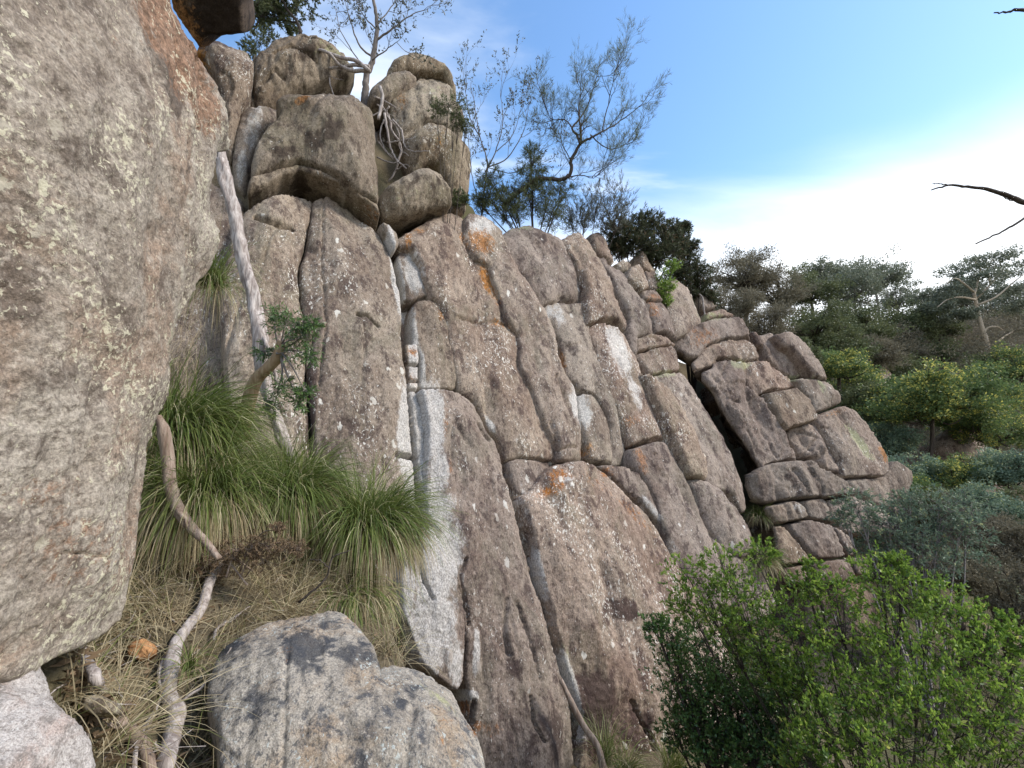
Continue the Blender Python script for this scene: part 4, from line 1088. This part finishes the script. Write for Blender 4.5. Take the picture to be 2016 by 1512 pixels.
# ------------------------------------------------------------------ young gum with peeling bark on the ledge
t = log('young_tree', 'young tree with peeling orange brown trunk and dark leaves on the ledge', 'tree',
    [(556,672,3.95),(548,700,3.95),(530,722,3.95),(505,748,3.95),(490,790,3.95),(478,840,3.95),(462,900,3.95)][::-1], [.065,.065,.06,.058,.052,.05,.046], 'barkorange', 12, .14)
rg = np.random.default_rng(8)
wd = Wood(); tws = []
for (x, y, r_, dep) in ((575,690,40,3.9),(600,665,36,3.9),(560,640,34,3.95),(540,620,26,4.0),(610,700,24,3.85),(520,690,22,3.95),(585,640,30,3.9),(555,760,30,3.8),(590,790,26,3.8),(540,800,26,3.8),(600,770,20,3.8),(615,640,20,3.9)):
    c = P(x, y, dep); R = r_ * dep / F
    wd.tube(spline([P(550, 690, 3.95), (P(550, 690, 3.95) + c) / 2 + rg.normal(0, .03, 3), c], 4), .012, .003, 5)
    for _ in range(24):
        o = unit(rg.normal(size=3)); pl = spline([c, c + o * R * .5 + rg.normal(0, .01, 3), c + o * R], 3); wd.tube(pl, .002, .001, 3); tws.append(pl)
wd.build('branches', M['barkgrey'], t)
pos, dirs = along(tws, 12, rg, .7); n = len(pos)
leaves_mesh('foliage', pos, dirs, rg.uniform(.03, .06, n), rg.uniform(.003, .006, n), M['deep'], rg, None, t)
# ------------------------------------------------------------------ roots and dead limbs on the towers
def tangle(name, label, cat, lines, dep, mat='silver', seed=2):
    """lines: (r0, r1, [(x, y)...]) traced roots, each a part."""
    rg = np.random.default_rng(seed)
    t = thing(name, label, cat, P(*lines[0][2][0], dep))
    for r0, r1, pts in lines:
        z = np.cumsum(rg.normal(0, .06, len(pts)))
        w = Wood(); w.tube(spline([P(x, y, dep + dz) for (x, y), dz in zip(pts, z)], 5, .006), r0, r1, 6, .15)
        w.build('root', M[mat], t)
    return t
ZA = lambda pts: [(400 + x / 3.36, y / 3.36) for x, y in pts]
tangle('root_tangle', 'tangle of pale twisted roots hanging in the gap between tower and stack', 'roots', [
    (.05, .035, ZA([(1170,575),(1186,640),(1178,700),(1160,790)])), (.04, .02, ZA([(1180,700),(1230,780),(1245,860),(1292,930),(1310,985),(1292,1060),(1274,1130),(1225,1205)])),
    (.035, .02, ZA([(1200,750),(1220,880),(1240,980),(1280,1060),(1345,1115)])), (.03, .01, ZA([(1250,790),(1310,860),(1330,960),(1380,1000),(1490,1000)])),
    (.025, .012, ZA([(1160,940),(1210,1000),(1280,1060)])), (.03, .015, ZA([(1135,640),(1190,662),(1275,712)])), (.022, .01, ZA([(1150,1040),(1250,1080),(1292,1062)])),
    (.02, .01, ZA([(1090,780),(1170,740),(1200,720)])), (.025, .01, ZA([(1215,940),(1290,935),(1400,910)])), (.02, .008, ZA([(1195,790),(1170,880),(1190,960),(1260,1060)])),
    (.02, .008, ZA([(1270,1130),(1330,1090),(1365,1100)])), (.022, .01, ZA([(1230,700),(1215,760),(1290,860),(1300,980),(1360,1030)])), (.02, .006, ZA([(1150,690),(1200,740),(1265,770)]))], 10.9)
tangle('dead_limb', 'bare dead limb sprawling across the front of the rock tower', 'branch', [
    (.05, .03, ZA([(1090,470),(980,465),(900,430),(830,350),(740,335),(650,355)])), (.045, .03, ZA([(1100,440),(990,430),(920,445),(830,450)])), (.02, .008, ZA([(830,450),(840,560),(880,650),(940,655)])),
    (.02, .006, ZA([(640,440),(630,390),(690,385),(800,440),(930,470)])), (.015, .005, ZA([(640,440),(680,500),(750,560)])), (.012, .004, ZA([(830,500),(880,520),(930,530)])), (.012, .004, ZA([(580,455),(640,445),(700,470),(760,540)])), (.05, .04, ZA([(1100,470),(1010,400),(930,385),(800,340)]))], 10.6)

q = hits(scatter_ground(LEDGE, 150, rg)); wd = Wood()
for p in np.vstack([q, hits(scatter_ground([(960,1475),(1300,1475),(1420,1511),(960,1511)], 50, rg))]):
    d = rg.normal(0, 1, 3) * (1, 1, .18); L = rg.uniform(.06, .30); a_, _ = wander(p + np.array([0, 0, .012]), unit(d), L, 5, .2, 0, rg)
    wd.tube(a_, rg.uniform(.0015, .005), .001, 4)
tag(wd.build('fallen_twigs', M['silver']), 'thin grey fallen twigs strewn through the dry grass', 'twigs', None, 'stuff')
# ------------------------------------------------------------------ trees along the cliff top
def top_tree(name, label, cat, base, limbs, dep, mat, seed, leaf, per, kids=(4, 4), L=.9, wood='barkgrey', wig=.2, up=.12, spread=.7, lspread=.8, lup=.4, r=.02, n_at=4, parts=('branches', 'foliage'), bare=False, shrink=.6, tint=None):
    """limbs: traced (r0, r1, [(x, y)...]) polylines; finer boughs grow from their outer part."""
    rg = np.random.default_rng(seed)
    b = P(*base, dep)
    t = thing(name, label, cat, b)
    tr, br, tws = Wood(), Wood(), []
    for k, (r0, r1, pts) in enumerate(limbs):
        z = np.cumsum(rg.normal(0, .22, len(pts))) * (0 if k == 0 else 1)
        pl = spline([P(x, y, dep + dz) for (x, y), dz in zip(pts, z)], 5, .008)
        (tr if k == 0 else br).tube(pl, r0, r1, 7, .08)
        n = len(pl)
        for j in range(n_at):
            i = int(n * (.35 + .62 * (j + rg.uniform(0, 1)) / n_at)); i = min(i, n - 2)
            dd = unit(pl[i + 1] - pl[i]); a = unit(np.cross(dd, rg.normal(size=3)))
            nd = unit(dd + a * rg.uniform(.5, 1.1))
            grow(br, pl[i], nd, L * rg.uniform(.6, 1.2), r, 2, rg, kids, wig, up, spread, .4, tws, shrink, .25)
        grow(br, pl[-1], unit(pl[-1] - pl[-2]), L, max(r1, .006), 2, rg, kids, wig, up, spread, .4, tws, shrink, .2)
    tr.build('trunk', M[wood], t)
    br.build(parts[0], M[wood], t)
    if not bare:
        pos, dirs = along(tws, per, rg, lspread); dirs[:, 2] += lup
        n = len(pos)
        leaves_mesh(parts[1], pos, dirs, rg.uniform(.7, 1.3, n) * leaf[0], rg.uniform(.7, 1.2, n) * leaf[1], M[mat], rg, None, t)
    return t
ZB = lambda pts: [(850 + x / 3.36, 80 + y / 3.36) for x, y in pts]
top_tree('bare_tree', 'bare twisted tree arching out over the cliff edge against the blue sky', 'tree', (990,408), [
    (.075, .045, [(990,408),(1017,381),(1043,363),(1058,352),(1082,352),(1112,352),(1125,336),(1124,318),(1133,300),(1143,282)]),
    (.045, .012, [(1143,282),(1136,266),(1127,252),(1145,229),(1162,193),(1177,140)]), (.04, .010, [(1143,282),(1165,270),(1186,259),(1222,238),(1264,205)]),
    (.03, .010, [(1143,282),(1142,240),(1140,210),(1150,170)]), (.02, .006, [(1162,265),(1190,290),(1215,292),(1240,278)]), (.02, .006, [(1127,252),(1110,235),(1085,235),(1075,210)]),
    (.02, .006, [(1186,259),(1195,215),(1205,170),(1215,130)]), (.02, .006, [(1112,352),(1140,345),(1165,350),(1185,340)]), (.016, .006, [(1124,318),(1110,290),(1095,270),(1090,240)])],
    13.2, 'olive', 41, (.17, .0035), 11, (5, 5), .82, 'barkdark', .2, .10, .62, .35, .25, .012, 5)
top_tree('slender_shrub', 'thin many stemmed shrub with tiny grey leaves behind the rock stack', 'shrub', (950,420), [
    (.03, .012, [(948,425),(955,360),(960,320),(945,270),(935,215)]), (.022, .007, [(955,340),(975,300),(990,240),(985,180)]), (.022, .007, [(958,330),(1000,310),(1030,260),(1040,215)]),
    (.02, .007, [(945,270),(925,230),(915,170)]), (.016, .006, [(948,420),(930,350),(925,300),(918,240)]), (.016, .006, [(975,300),(1010,265),(1025,215)]), (.014, .005, [(960,330),(1010,340),(1050,310),(1070,290)])],
    13.6, 'thin', 42, (.07, .016), 6, (4, 4), .85, 'barkgrey', .2, .14, .65, .9, .3, .009, 3)
top_tree('thin_tree', 'thin leafed tree growing from the notch between tower and stack', 'tree', (722,158), [
    (.11, .03, [(716,232),(719,195),(720,172),(722,148),(733,119),(740,80),(742,40),(736,0),(732,-40)]), (.03, .008, [(735,115),(705,85),(690,40),(680,5)]), (.03, .008, [(740,80),(775,55),(800,35),(835,20)]),
    (.02, .006, [(742,60),(715,30),(700,-10)]), (.02, .006, [(733,119),(765,95),(785,80)]), (.02, .006, [(741,50),(770,15),(790,-20)]), (.02, .006, [(722,140),(700,110),(670,60),(660,15)])],
    11.6, 'thin', 43, (.075, .017), 6, (4, 4), .75, 'barkgrey', .2, .12, .7, .9, .2, .009, 3)
top_tree('leafy_tree', 'dark leafy tree on top of the tower beside the overhanging block', 'tree', (592,66), [
    (.05, .02, [(592,68),(586,45),(566,18),(550,-10)]), (.05, .02, [(500,66),(482,40),(495,15),(530,-5),(560,-30)]), (.025, .008, [(566,18),(590,5),(610,-20)]), (.025, .008, [(586,45),(560,40),(535,30)]), (.02, .007, [(495,15),(510,30),(530,35),(550,50)]), (.02, .007, [(500,60),(510,40),(520,20)])],
    11.5, 'olive', 44, (.075, .016), 24, (5, 4), .6, 'barkdark', .25, .02, .8, .9, -.1, .010, 4)
def ground_under(x, y, dep):
    p = P(x, y, dep)
    p[2] = min(float(terrain(np.array([p[0]]), np.array([p[1]]))[0]), p[2] - .2)
    return p
def bush(name, label, cat, clumps, mat, leaf, per, tw, seed, **kw):
    x, y, r_, dep = clumps[0][:4]
    return shrub(name, label, cat, ground_under(x, y + r_, dep), clumps, mat, leaf, per, tw, seed, **kw)
bush('dark_shrub', 'feathery dark olive shrub under the bare twisted tree on the cliff edge', 'shrub',
     [(1050,395,36,13.3),(1080,385,34,13.3),(1040,360,30,13.4),(985,410,32,13.2),(1012,420,28,13.1),(960,385,26,13.3),(1050,335,26,13.5),(1045,300,18,13.6,.6),(965,350,24,13.5,.8),(1085,425,28,13.2),(1110,375,22,13.6,.7),(1010,385,30,13.4),(945,400,18,13.2,.7)],
     'olive', (.16, .007), 16, 80, 51, stem_r=.03, upb=.35, twr=.004, spread=.7)
bush('grey_shrub', 'wispy grey green shrub on the cliff edge left of the dark pine clump', 'shrub',
     [(1150,425,36,15),(1175,400,40,15),(1205,385,40,15.3,.8),(1225,400,28,15.3,.8),(1140,445,30,14.8),(1190,430,36,15),(1215,435,32,15),(1125,430,28,15)],
     'thin', (.18, .006), 14, 60, 52, stem_r=.02, upb=.9, twr=.004, spread=.5)
bush('pine_like_tree', 'dense dark needled tree with a rusty patch on the cliff edge', 'tree',
     [(1245,455,34,16.5),(1275,440,28,16.8),(1290,470,34,16.6),(1260,490,34,16.2),(1230,475,30,16.2),(1215,455,26,16),(1300,500,32,16.6),(1330,480,26,17),(1320,455,22,17),(1280,510,24,16.4),(1215,490,18,16)],
     'pine', (.15, .014), 16, 120, 53, stem_r=.05, upb=.3, twr=.005, spread=.8)
bush('dark_tree', 'dark tree with bare upper twigs at the right end of the cliff top trees', 'tree',
     [(1350,520,28,18),(1375,540,24,18.2),(1335,545,24,17.8),(1355,490,20,18.2),(1325,485,20,17.8),(1380,570,22,18.4),(1350,575,22,18.2),(1395,590,18,18.6),(1345,450,12,18.3)],
     'pine', (.15, .013), 16, 150, 54, stem_r=.04, upb=.2, twr=.006, spread=.9)
bush('yellow_shrub', 'small yellow green shrub drooping over a pillar below the cliff top trees', 'shrub',
     [(1305,545,16,15.3),(1300,570,16,15.2),(1318,560,14,15.2),(1312,590,12,15.1),(1325,520,12,15.5)], 'bright', (.09, .008), 16, 60, 55, stem_r=.012, upb=-.3, twr=.003)
bush('leggy_shrub', 'leggy shrub with bare dark stems in front of the rock stack', 'shrub',
     [(880,205,26,10.7),(905,215,22,10.9),(860,215,18,10.6),(895,240,18,10.9),(915,250,14,11)], 'olive', (.07, .007), 12, 60, 56, stem_r=.012, upb=.2, twr=.002)
bush('small_shrub', 'small green shrub on the ledge at the foot of the rock stack', 'shrub',
     [(905,385,13,11),(900,398,10,10.9),(915,393,9,11)], 'olive', (.05, .009), 14, 60, 57, stem_r=.008, upb=.3, twr=.002)
bush('moss_shrub', 'low scrub on the crown of the rock tower', 'shrub', [(505,85,22,11.2),(490,100,18,11),(530,70,16,11.4)], 'olive', (.06, .010), 14, 70, 58, stem_r=.01, twr=.002)
# dead pale branch at the cliff edge
log('dead_branch', 'pale dead branch drooping over the cliff edge under the dark tree', 'branch', [(1352,563,18),(1370,575,18),(1382,585,17.9),(1385,605,17.8),(1388,622,17.7)], [.03,.04,.04,.04,.03], 'silver', 6, .1)
# ------------------------------------------------------------------ hillside trees
def crown_tree(name, label, cat, x, y, dep, rx, ry, mat, seed, leaf, n=3000, m=16, flat=.6, wood='barkdark', trunk=None, group=None, sub=.36, lean=0.0, up=.3):
    rg = np.random.default_rng(seed)
    c = P(x, y, dep); Rx, Ry = rx * dep / F, ry * dep / F
    g = ground_under(x, y + ry, dep)
    g[0] += lean; g[2] = float(terrain(g[:1], g[1:2])[0]) - .1
    t = thing(name, label, cat, g, group)
    wd = Wood()
    hub = c - np.array([0, 0, Ry * .45])
    if trunk is None: trunk = .012 * (c[2] - g[2] + Ry) + .05
    base = spline([g, (g + hub) / 2 + rg.normal(0, .15, 3), hub], 5, .02)
    w1 = Wood(); w1.tube(base, trunk, trunk * .6, 7, .1); w1.build('trunk', M[wood], t)
    P_, D_ = [], []
    for k in range(m):
        o = rg.normal(size=3); o /= np.linalg.norm(o)
        o *= rg.uniform(.45, 1.0)
        if o[2] < -.4: o[2] *= .5
        q = c + o * np.array([Rx, Rx, Ry])
        wd.tube(spline([hub, (hub + q) / 2 + rg.normal(0, .12, 3) * Rx, q], 4, .02), trunk * .35, trunk * .1, 4)
        k_ = n // m
        R = sub * min(Rx, Ry * 1.6) * rg.uniform(.7, 1.3)
        v = rg.normal(size=(k_, 3)); v /= np.linalg.norm(v, axis=1)[:, None]
        v *= (rg.uniform(0, 1, k_) ** .45)[:, None]
        v[:, 2] = np.where(v[:, 2] < 0, v[:, 2] * .5, v[:, 2]) * flat
        j = rg.integers(0, 9, k_)                                 # smaller tufts inside the clump
        tu = np.clip(rg.normal(0, .45, (9, 3)), -.7, .7) * (1, 1, flat * .7)
        v = v * .42 + tu[j]
        P_.append(q + v * R); D_.append(v + rg.normal(0, .8, (k_, 3)) + np.array([0, 0, up]))
    wd.build('boughs', M[wood], t)
    pos, dirs = np.vstack(P_), np.vstack(D_); n = len(pos)
    topness = np.clip((pos[:, 2] - c[2]) / Ry, -1, 1)
    tint = np.clip(rg.uniform(0, .8, n) + np.repeat(rg.uniform(-.1, .3, m), n // m) + 0 * topness, 0, 1)
    leaves_mesh('foliage', pos, dirs, rg.uniform(.7, 1.3, n) * leaf[0], rg.uniform(.7, 1.3, n) * leaf[1], M[mat], rg, tint, t)
    return t
HT = 'trees on the far hillside'
for i, (x, y, d, rx, ry, mt, n, lab) in enumerate([
    (1465,545,34,55,42,'scrub',4200,'brownish bushy tree with a bare twisted top, nearest the dark cliff top tree'),
    (1440,610,29,50,44,'scrub',4000,'dull brown scrub tree directly behind the blocky buttress top'),
    (1530,580,36,60,48,'scrub',4200,'greyish brown tree between the bare topped tree and the gums'),
    (1595,572,44,52,40,'olive',3600,'olive gum on the ridge left of the taller domed gum'),
    (1680,572,46,72,44,'gum',3600,'domed gum with open branches breaking the skyline'),
    (1765,585,60,36,46,'gum',1600,'faint airy gum showing sky through its crown on the ridge'),
    (1500,650,30,64,40,'scrub',4000,'dense brown scrub just above the leaning slabs of the buttress'),
    (1600,650,34,70,40,'olive',4000,'olive tree with spreading boughs above the leaning slabs'),
    (1700,655,38,60,46,'olive',3600,'mid olive tree standing in front of the domed gum'),
    (1790,640,42,60,38,'olive',3200,'olive tree low on the skyline left of the pale trunked gum'),
    (1650,725,28,60,30,'wattle',3600,'green wattle beside the right edge of the leaning slabs'),
    (1725,700,34,50,34,'scrub',3000,'brown scrub tree above the green wattle'),
    (1850,640,44,40,44,'olive',2600,'dark tree immediately left of the pale trunked gum'),
    (1995,640,46,50,36,'olive',2600,'dark tree right of the pale trunked gum'),
    (1905,735,36,52,30,'olive',2600,'dark green shrub tree below the pale trunked gum'),
    (1990,720,34,50,40,'wattle',2800,'green tree on the slope at the right edge under the gum'),
    (1745,865,24,52,46,'blue',3600,'blue green wattle hugging the right side of the buttress'),
    (1700,790,26,50,38,'olive',3400,'olive shrub in the shade beside the buttress edge'),
    (1780,930,20,56,36,'blue',3400,'blue green wattle low down below the yellow topped wattle'),
    (1960,850,22,66,44,'wattle',4200,'yellow tinged wattle at the right edge beside the larger yellow topped one'),
    (1985,930,18,56,44,'blue',4000,'dark blue green wattle at the right edge, lower slope'),
    (1880,940,19,56,34,'wattle',3600,'spreading wattle with pale flower tips in the gully'),
    (1940,1010,15,60,40,'blue',3600,'blue green shrub above the dull scrub at the right edge'),
    (1965,1080,12,70,60,'scrub',4800,'dull feathery scrub at the right edge above the bright green bush'),
    (1880,1130,11,60,50,'scrub',4600,'dull feathery scrub just behind the bright green bush'),
    (2010,1190,9.5,60,70,'scrub',4800,'grey scrub at the right edge beside the bright green bush'),
    (1900,585,52,50,40,'gum',3000,'tall gum behind the pale trunked one with a layered crown'), (1985,600,54,50,36,'gum',2800,'grey green gum at the right edge behind the pale trunked one'), (1625,545,50,40,30,'gum',2400,'small domed gum on the ridge between the olive gum and the domed gum'), (1720,545,52,44,32,'gum',2600,'upper gum crown rising behind the domed gum'), (1830,600,56,34,30,'gum',1800,'distant gum in the dip of the skyline'),
    (1780,1130,11.5,50,36,'olive',3400,'shadowy olive shrub at the foot of the buttress'),
    (1650,690,33,56,40,'olive',3400,'olive tree beside the upper edge of the leaning slabs'), (1705,770,29,50,44,'wattle',3600,'fresh green wattle between the buttress and the yellow topped wattle'), (1770,740,36,56,34,'olive',3200,'olive tree rising behind the yellow topped wattle'), (1950,790,30,60,40,'wattle',3600,'fresh green wattle below the pale trunked gum'),
    (1660,640,40,50,40,'olive',3400,'dark olive tree in the middle of the hillside row'), (1560,700,27,40,30,'olive',2800,'low olive shrub just over the top of the leaning slabs'),
    (1760,690,40,60,36,'scrub',3000,'brown scrub high on the slope left of the long rock ledge'), (1830,700,40,44,34,'olive',2800,'olive tree on the slope beside the long rock ledge'),
    (1720,840,26,44,40,'olive',3200,'olive shrub hugging the buttress above the blue green wattle'), (1900,820,24,50,40,'wattle',3600,'green wattle in the gap between the two yellow topped ones'),
    (1990,1010,16,50,50,'olive',3400,'dark olive shrub at the right edge over the feathery scrub'), (1830,1010,15,50,40,'olive',3400,'olive shrub behind the silvery wattle sprays'),
    (1790,970,18,44,34,'wattle',3000,'small green wattle beside the gully rock'), (1920,1140,11,50,50,'blue',3600,'blue green scrub behind the feathery scrub'), (1940,690,44,60,26,'olive',2600,'dark low tree in front of the long rock ledge')]):
    crown_tree('hillside_tree' if d > 20 else 'gully_shrub', lab, 'tree' if d > 20 else 'shrub', x, y, d, rx, ry, mt, 100 + i, (.0040 * d + .02, .0012 * d + .004) if mt != 'scrub' else (.0055 * d + .03, .0007 * d + .003), int(n * 2.8), 30, 1.05, 'barkgrey' if mt == 'gum' else 'barkdark', sub=.42)
crown_tree('yellow_wattle', 'large rounded wattle with yellow flower clusters on its crown', 'tree', 1830, 785, 23, 104, 84, 'wattle', 140, (.13, .036), 26000, 60, .9, 'barkdark', .14, sub=.30)
# pale trunked gum
def gum():
    rg = np.random.default_rng(77); dep = 40
    t = thing('gum_tree', 'tall gum with a pale bare trunk and umbrella crown at the right edge', 'tree', P(1958, 790, dep))
    w = Wood(); w.tube(spline([P(x, y, dep) for x, y in ((1961,830),(1958,790),(1955,745),(1946,715),(1944,685),(1938,660),(1930,635),(1922,600),(1917,575))], 4), .30, .12, 8, .06); w.build('trunk', M['barkpale'], t)
    w = Wood(); tips = []
    for pts in ([(1944,690),(1970,668),(1996,652),(2030,640)], [(1936,655),(1945,645),(1962,643),(1975,650)], [(1917,575),(1900,560),(1880,548),(1862,560)], [(1918,580),(1925,555),(1930,530),(1920,515)], [(1920,590),(1950,560),(1970,535),(1985,520)], [(1925,600),(1960,585),(1990,560),(2015,540)], [(1920,590),(1890,585),(1865,590),(1845,605)], [(1950,560),(1945,530),(1955,510)], [(1945,705),(1965,715),(2000,712)]):
        z = np.cumsum(rg.normal(0, .5, len(pts)))
        pl = spline([P(x, y, dep + q) for (x, y), q in zip(pts, z)], 4); w.tube(pl, .10, .03, 5)
        if pts[0][1] < 640: tips.append(pl)
    w.build('boughs', M['barkpale'], t)
    pos, dr = [], []
    for (x, y, rx, ry) in ((1925,515,44,12),(1880,540,36,14),(1965,512,44,14),(2000,530,36,16),(1860,575,34,14),(1940,545,40,14),(1990,565,36,14),(1845,605,26,14),(1900,590,34,12),(2010,600,30,14),(1905,620,20,10),(1870,620,30,14)):
        k = 1200; v = unit(rg.normal(size=(k, 3))) * (rg.uniform(0, 1, k) ** .5)[:, None]
        tu = np.clip(rg.normal(0, .5, (12, 3)), -.8, .8); v = v * .45 + tu[rg.integers(0, 12, k)]
        pos.append(P(x, y, dep + rg.normal(0, 1.2)) + v * np.array([rx, rx, ry]) * dep / F); dr.append(rg.normal(0, 1, (k, 3)) + np.array([0, 0, -.4]))
    n = sum(map(len, pos))
    leaves_mesh('foliage', np.vstack(pos), np.vstack(dr), rg.uniform(.7, 1.3, n) * .20, rg.uniform(.7, 1.2, n) * .05, M['gum'], rg, None, t)
gum()
def scrub_cover():
    rg = np.random.default_rng(88); n = 4200
    w_ = rg.uniform(27, 85, n); q_ = rg.uniform(-32, 10, n)
    X, Y = q_ * NH[0] + w_ * ST[0], q_ * NH[1] + w_ * ST[1]
    Z = terrain(X, Y); k = 56
    R = rg.uniform(.4, 1.5, n) * sstep(25, 45, w_) + .2
    v = rg.normal(0, .5, (n, k, 3)); v[:, :, 2] = np.abs(v[:, :, 2]) * 1.1
    pos = np.stack([X, Y, Z], 1)[:, None] + v * R[:, None, None]
    pos = pos.reshape(-1, 3); m = len(pos)
    o = leaves_mesh('undergrowth', pos, rg.normal(0, 1, (m, 3)) + np.array([0, 0, .6]), rg.uniform(.12, .3, m), rg.uniform(.02, .05, m), M['scrub'], rg, np.clip(np.repeat(rg.uniform(0, .7, n), k) + rg.uniform(0, .3, m), 0, 1))
    tag(o, 'low dull scrub covering the slopes of the far hillside', 'undergrowth', None, 'stuff')
scrub_cover()
# rock slabs that show through the trees
for i, (x, y, d, w_, h_, lab) in enumerate([(1905,705,46,75,30,'long pale rock ledge on the hillside below the gum'), (1880,760,34,60,44,'sloping rock slab behind the yellow topped wattle'), (1730,745,34,30,40,'leaning grey slab in the scrub beyond the buttress'),
        (1985,740,42,50,30,'brown rock outcrop at the right edge below the gum'), (1890,870,24,60,40,'pale broken rock between the wattle trunks'), (1840,960,20,34,26,'brown rounded rock under the wattles in the gully'), (1760,1000,17,40,22,'low rock at the foot of the buttress end'), (1955,970,20,50,34,'rock face half hidden behind the gully shrubs')]):
    a = np.linspace(0, 2 * math.pi, 9, endpoint=False)
    rg = np.random.default_rng(200 + i)
    f = rg.uniform(.75, 1.1, 9)
    o = rock('boulder', [(x + w_ * math.cos(q) * s_, y + h_ * math.sin(q) * s_) for q, s_ in zip(a, f)], plane_at(x, y, (.1, -.8, .55), d), r=.5, bulge=.4, R=2, thick=3, mat='far', s=4, ns=2.0, rough=1.6)
    tag(o, lab, 'boulder')
# ------------------------------------------------------------------ foreground bushes at the lower right
def at_ground(X, Y):
    return np.array([X, Y, float(terrain(np.array([X]), np.array([Y]))[0])])
shrub('green_bush', 'big bright yellow green leafy bush filling the bottom right corner', 'bush', at_ground(3.9, 5.0),
      [(1360,1135,49,5.7,.6),(1430,1125,57,5.6,.7),(1495,1090,31,5.6,.6),(1395,1190,62,5.5,.8),(1470,1180,65,5.4),(1560,1205,62,5.3),(1590,1150,31,5.2,.5),(1645,1165,42,5.1,.7),(1735,1130,47,5.2,.8),(1765,1185,73,5.0),(1830,1185,62,5),(1660,1235,78,5),(1560,1275,78,5),(1480,1245,62,5.2),(1885,1225,68,4.7),(1945,1270,62,4.5),(1990,1335,78,4.3),(1800,1275,91,4.6),(1700,1315,91,4.6),(1605,1345,78,4.8),(1900,1340,94,4.2),(1815,1375,94,4.2),(1720,1405,94,4.2),(1635,1440,78,4.2),(1985,1425,94,4.0),(1890,1445,99,3.9),(1790,1475,99,3.9),(1690,1505,94,3.9),(1600,1505,65,4.2),(2005,1505,94,3.8),(1960,1220,26,4.6,.4),(2010,1270,31,4.4,.5),(1600,1115,18,5.2,.3),(1770,1100,18,5.2,.3),(1345,1190,40,5.6,.6),(1420,1235,50,5.5,.7),(1500,1300,50,5.2,.7),(1560,1345,50,5.0)],
      'bright', (.044, .0105), 14, 84, 61, stem_r=.013, upb=.7, spread=.75, twr=.0022)
shrub('dark_bush', 'dark green glossy leafy bush in shade left of the bright bush', 'bush', at_ground(2.7, 5.6),
      [(1320,1255,39,5.9,.6),(1390,1285,65,5.8),(1350,1335,62,5.8),(1430,1335,78,5.7),(1500,1345,65,5.6),(1400,1395,73,5.6),(1480,1415,78,5.4),(1550,1405,65,5.2),(1460,1485,78,5.2),(1540,1485,78,5.0),(1290,1230,26,6,.4),(1330,1440,39,5.8,.4),(1450,1380,60,5.6),(1380,1460,56,5.6),(1500,1500,66,5.0),(1420,1510,60,5.2),(1360,1400,46,5.7)],
      'deep', (.048, .0115), 14, 120, 62, stem_r=.03, upb=.4, spread=.85, twr=.0025)
shrub('silver_wattle', 'silvery blue green wattle sprays in front of the buttress foot', 'shrub', at_ground(8.0, 9.0),
      [(1690,1000,36,11,.7),(1740,1045,44,10.8),(1790,1065,47,10.6),(1850,1015,57,10.6),(1885,1045,49,10.4),(1820,1100,52,10.2),(1715,1085,34,10.8,.7),(1660,1020,23,11,.5),(1900,1000,39,10.8,.8),(1765,1010,31,11,.6),(1790,990,31,11.2,.6)],
      'blue', (.085, .013), 13, 110, 63, stem_r=.03, upb=.4, spread=.8, twr=.004, wood_mat='barkgrey')
shrub('sapling', 'small thin leaved sapling growing from a crack on the buttress', 'shrub', P(1712, 1000, 15.8), [(1712,965,16,15.8),(1705,985,14,15.7),(1718,950,10,15.9),(1650,985,12,15.6,.5)], 'olive', (.10, .012), 12, 26, 64, stem_r=.015, upb=.4, twr=.003)
tussock('wispy grass clump in the black cleft beside the buttress', 1500, 1110, 10.6, 420, .7, .9, (-.1, -.2, .1), 21, .8, .16, w=.016)
tussock('small dry grass clump at the top of the rubble in the black cleft', 1495, 1020, 13, 260, .6, .9, (-.1, -.2, .1), 22, 1.2, .16, w=.018)
# ------------------------------------------------------------------ bare branches reaching in from a tree beyond the right edge
t = thing('leafless_tree', 'leafless tree just beyond the right edge, its bare twigs reaching into the sky', 'tree', at_ground(7.6, 4.6))
w = Wood(); g_ = at_ground(7.6, 4.6)
w.tube(spline([g_, g_ + np.array([.1, 0, 2.5]), P(2480, 470, 5.2), P(2460, 200, 5.2), P(2440, -40, 5.2)], 6, .01), .10, .03, 8, .1); w.build('trunk', M['barkdark'], t)
for pts, r0, r1 in (([(2470,480,5.2),(2250,450,5.0),(2090,420,4.9),(2016,398,4.8),(1985,385,4.8),(1950,374,4.8),(1905,368,4.8),(1868,364,4.8),(1834,374,4.8)], .04, .007), ([(1868,364,4.8),(1850,362,4.8),(1836,361,4.8)], .007, .004), ([(2090,420,4.9),(2040,418,4.85),(2000,440,4.8),(1965,460,4.8),(1921,480,4.8)], .016, .007),
                    ([(2455,120,5.2),(2250,60,5.0),(2100,30,4.9),(2010,19,4.8),(1985,24,4.8),(1957,25,4.8)], .03, .006), ([(1965,382,4.8),(1990,395,4.8),(2020,393,4.8)], .006, .004)):
    b_ = Wood(); b_.tube(spline(path(*pts), 5, .004), r0, r1, 6, .1); b_.build('branch', M['barkdark'], t)
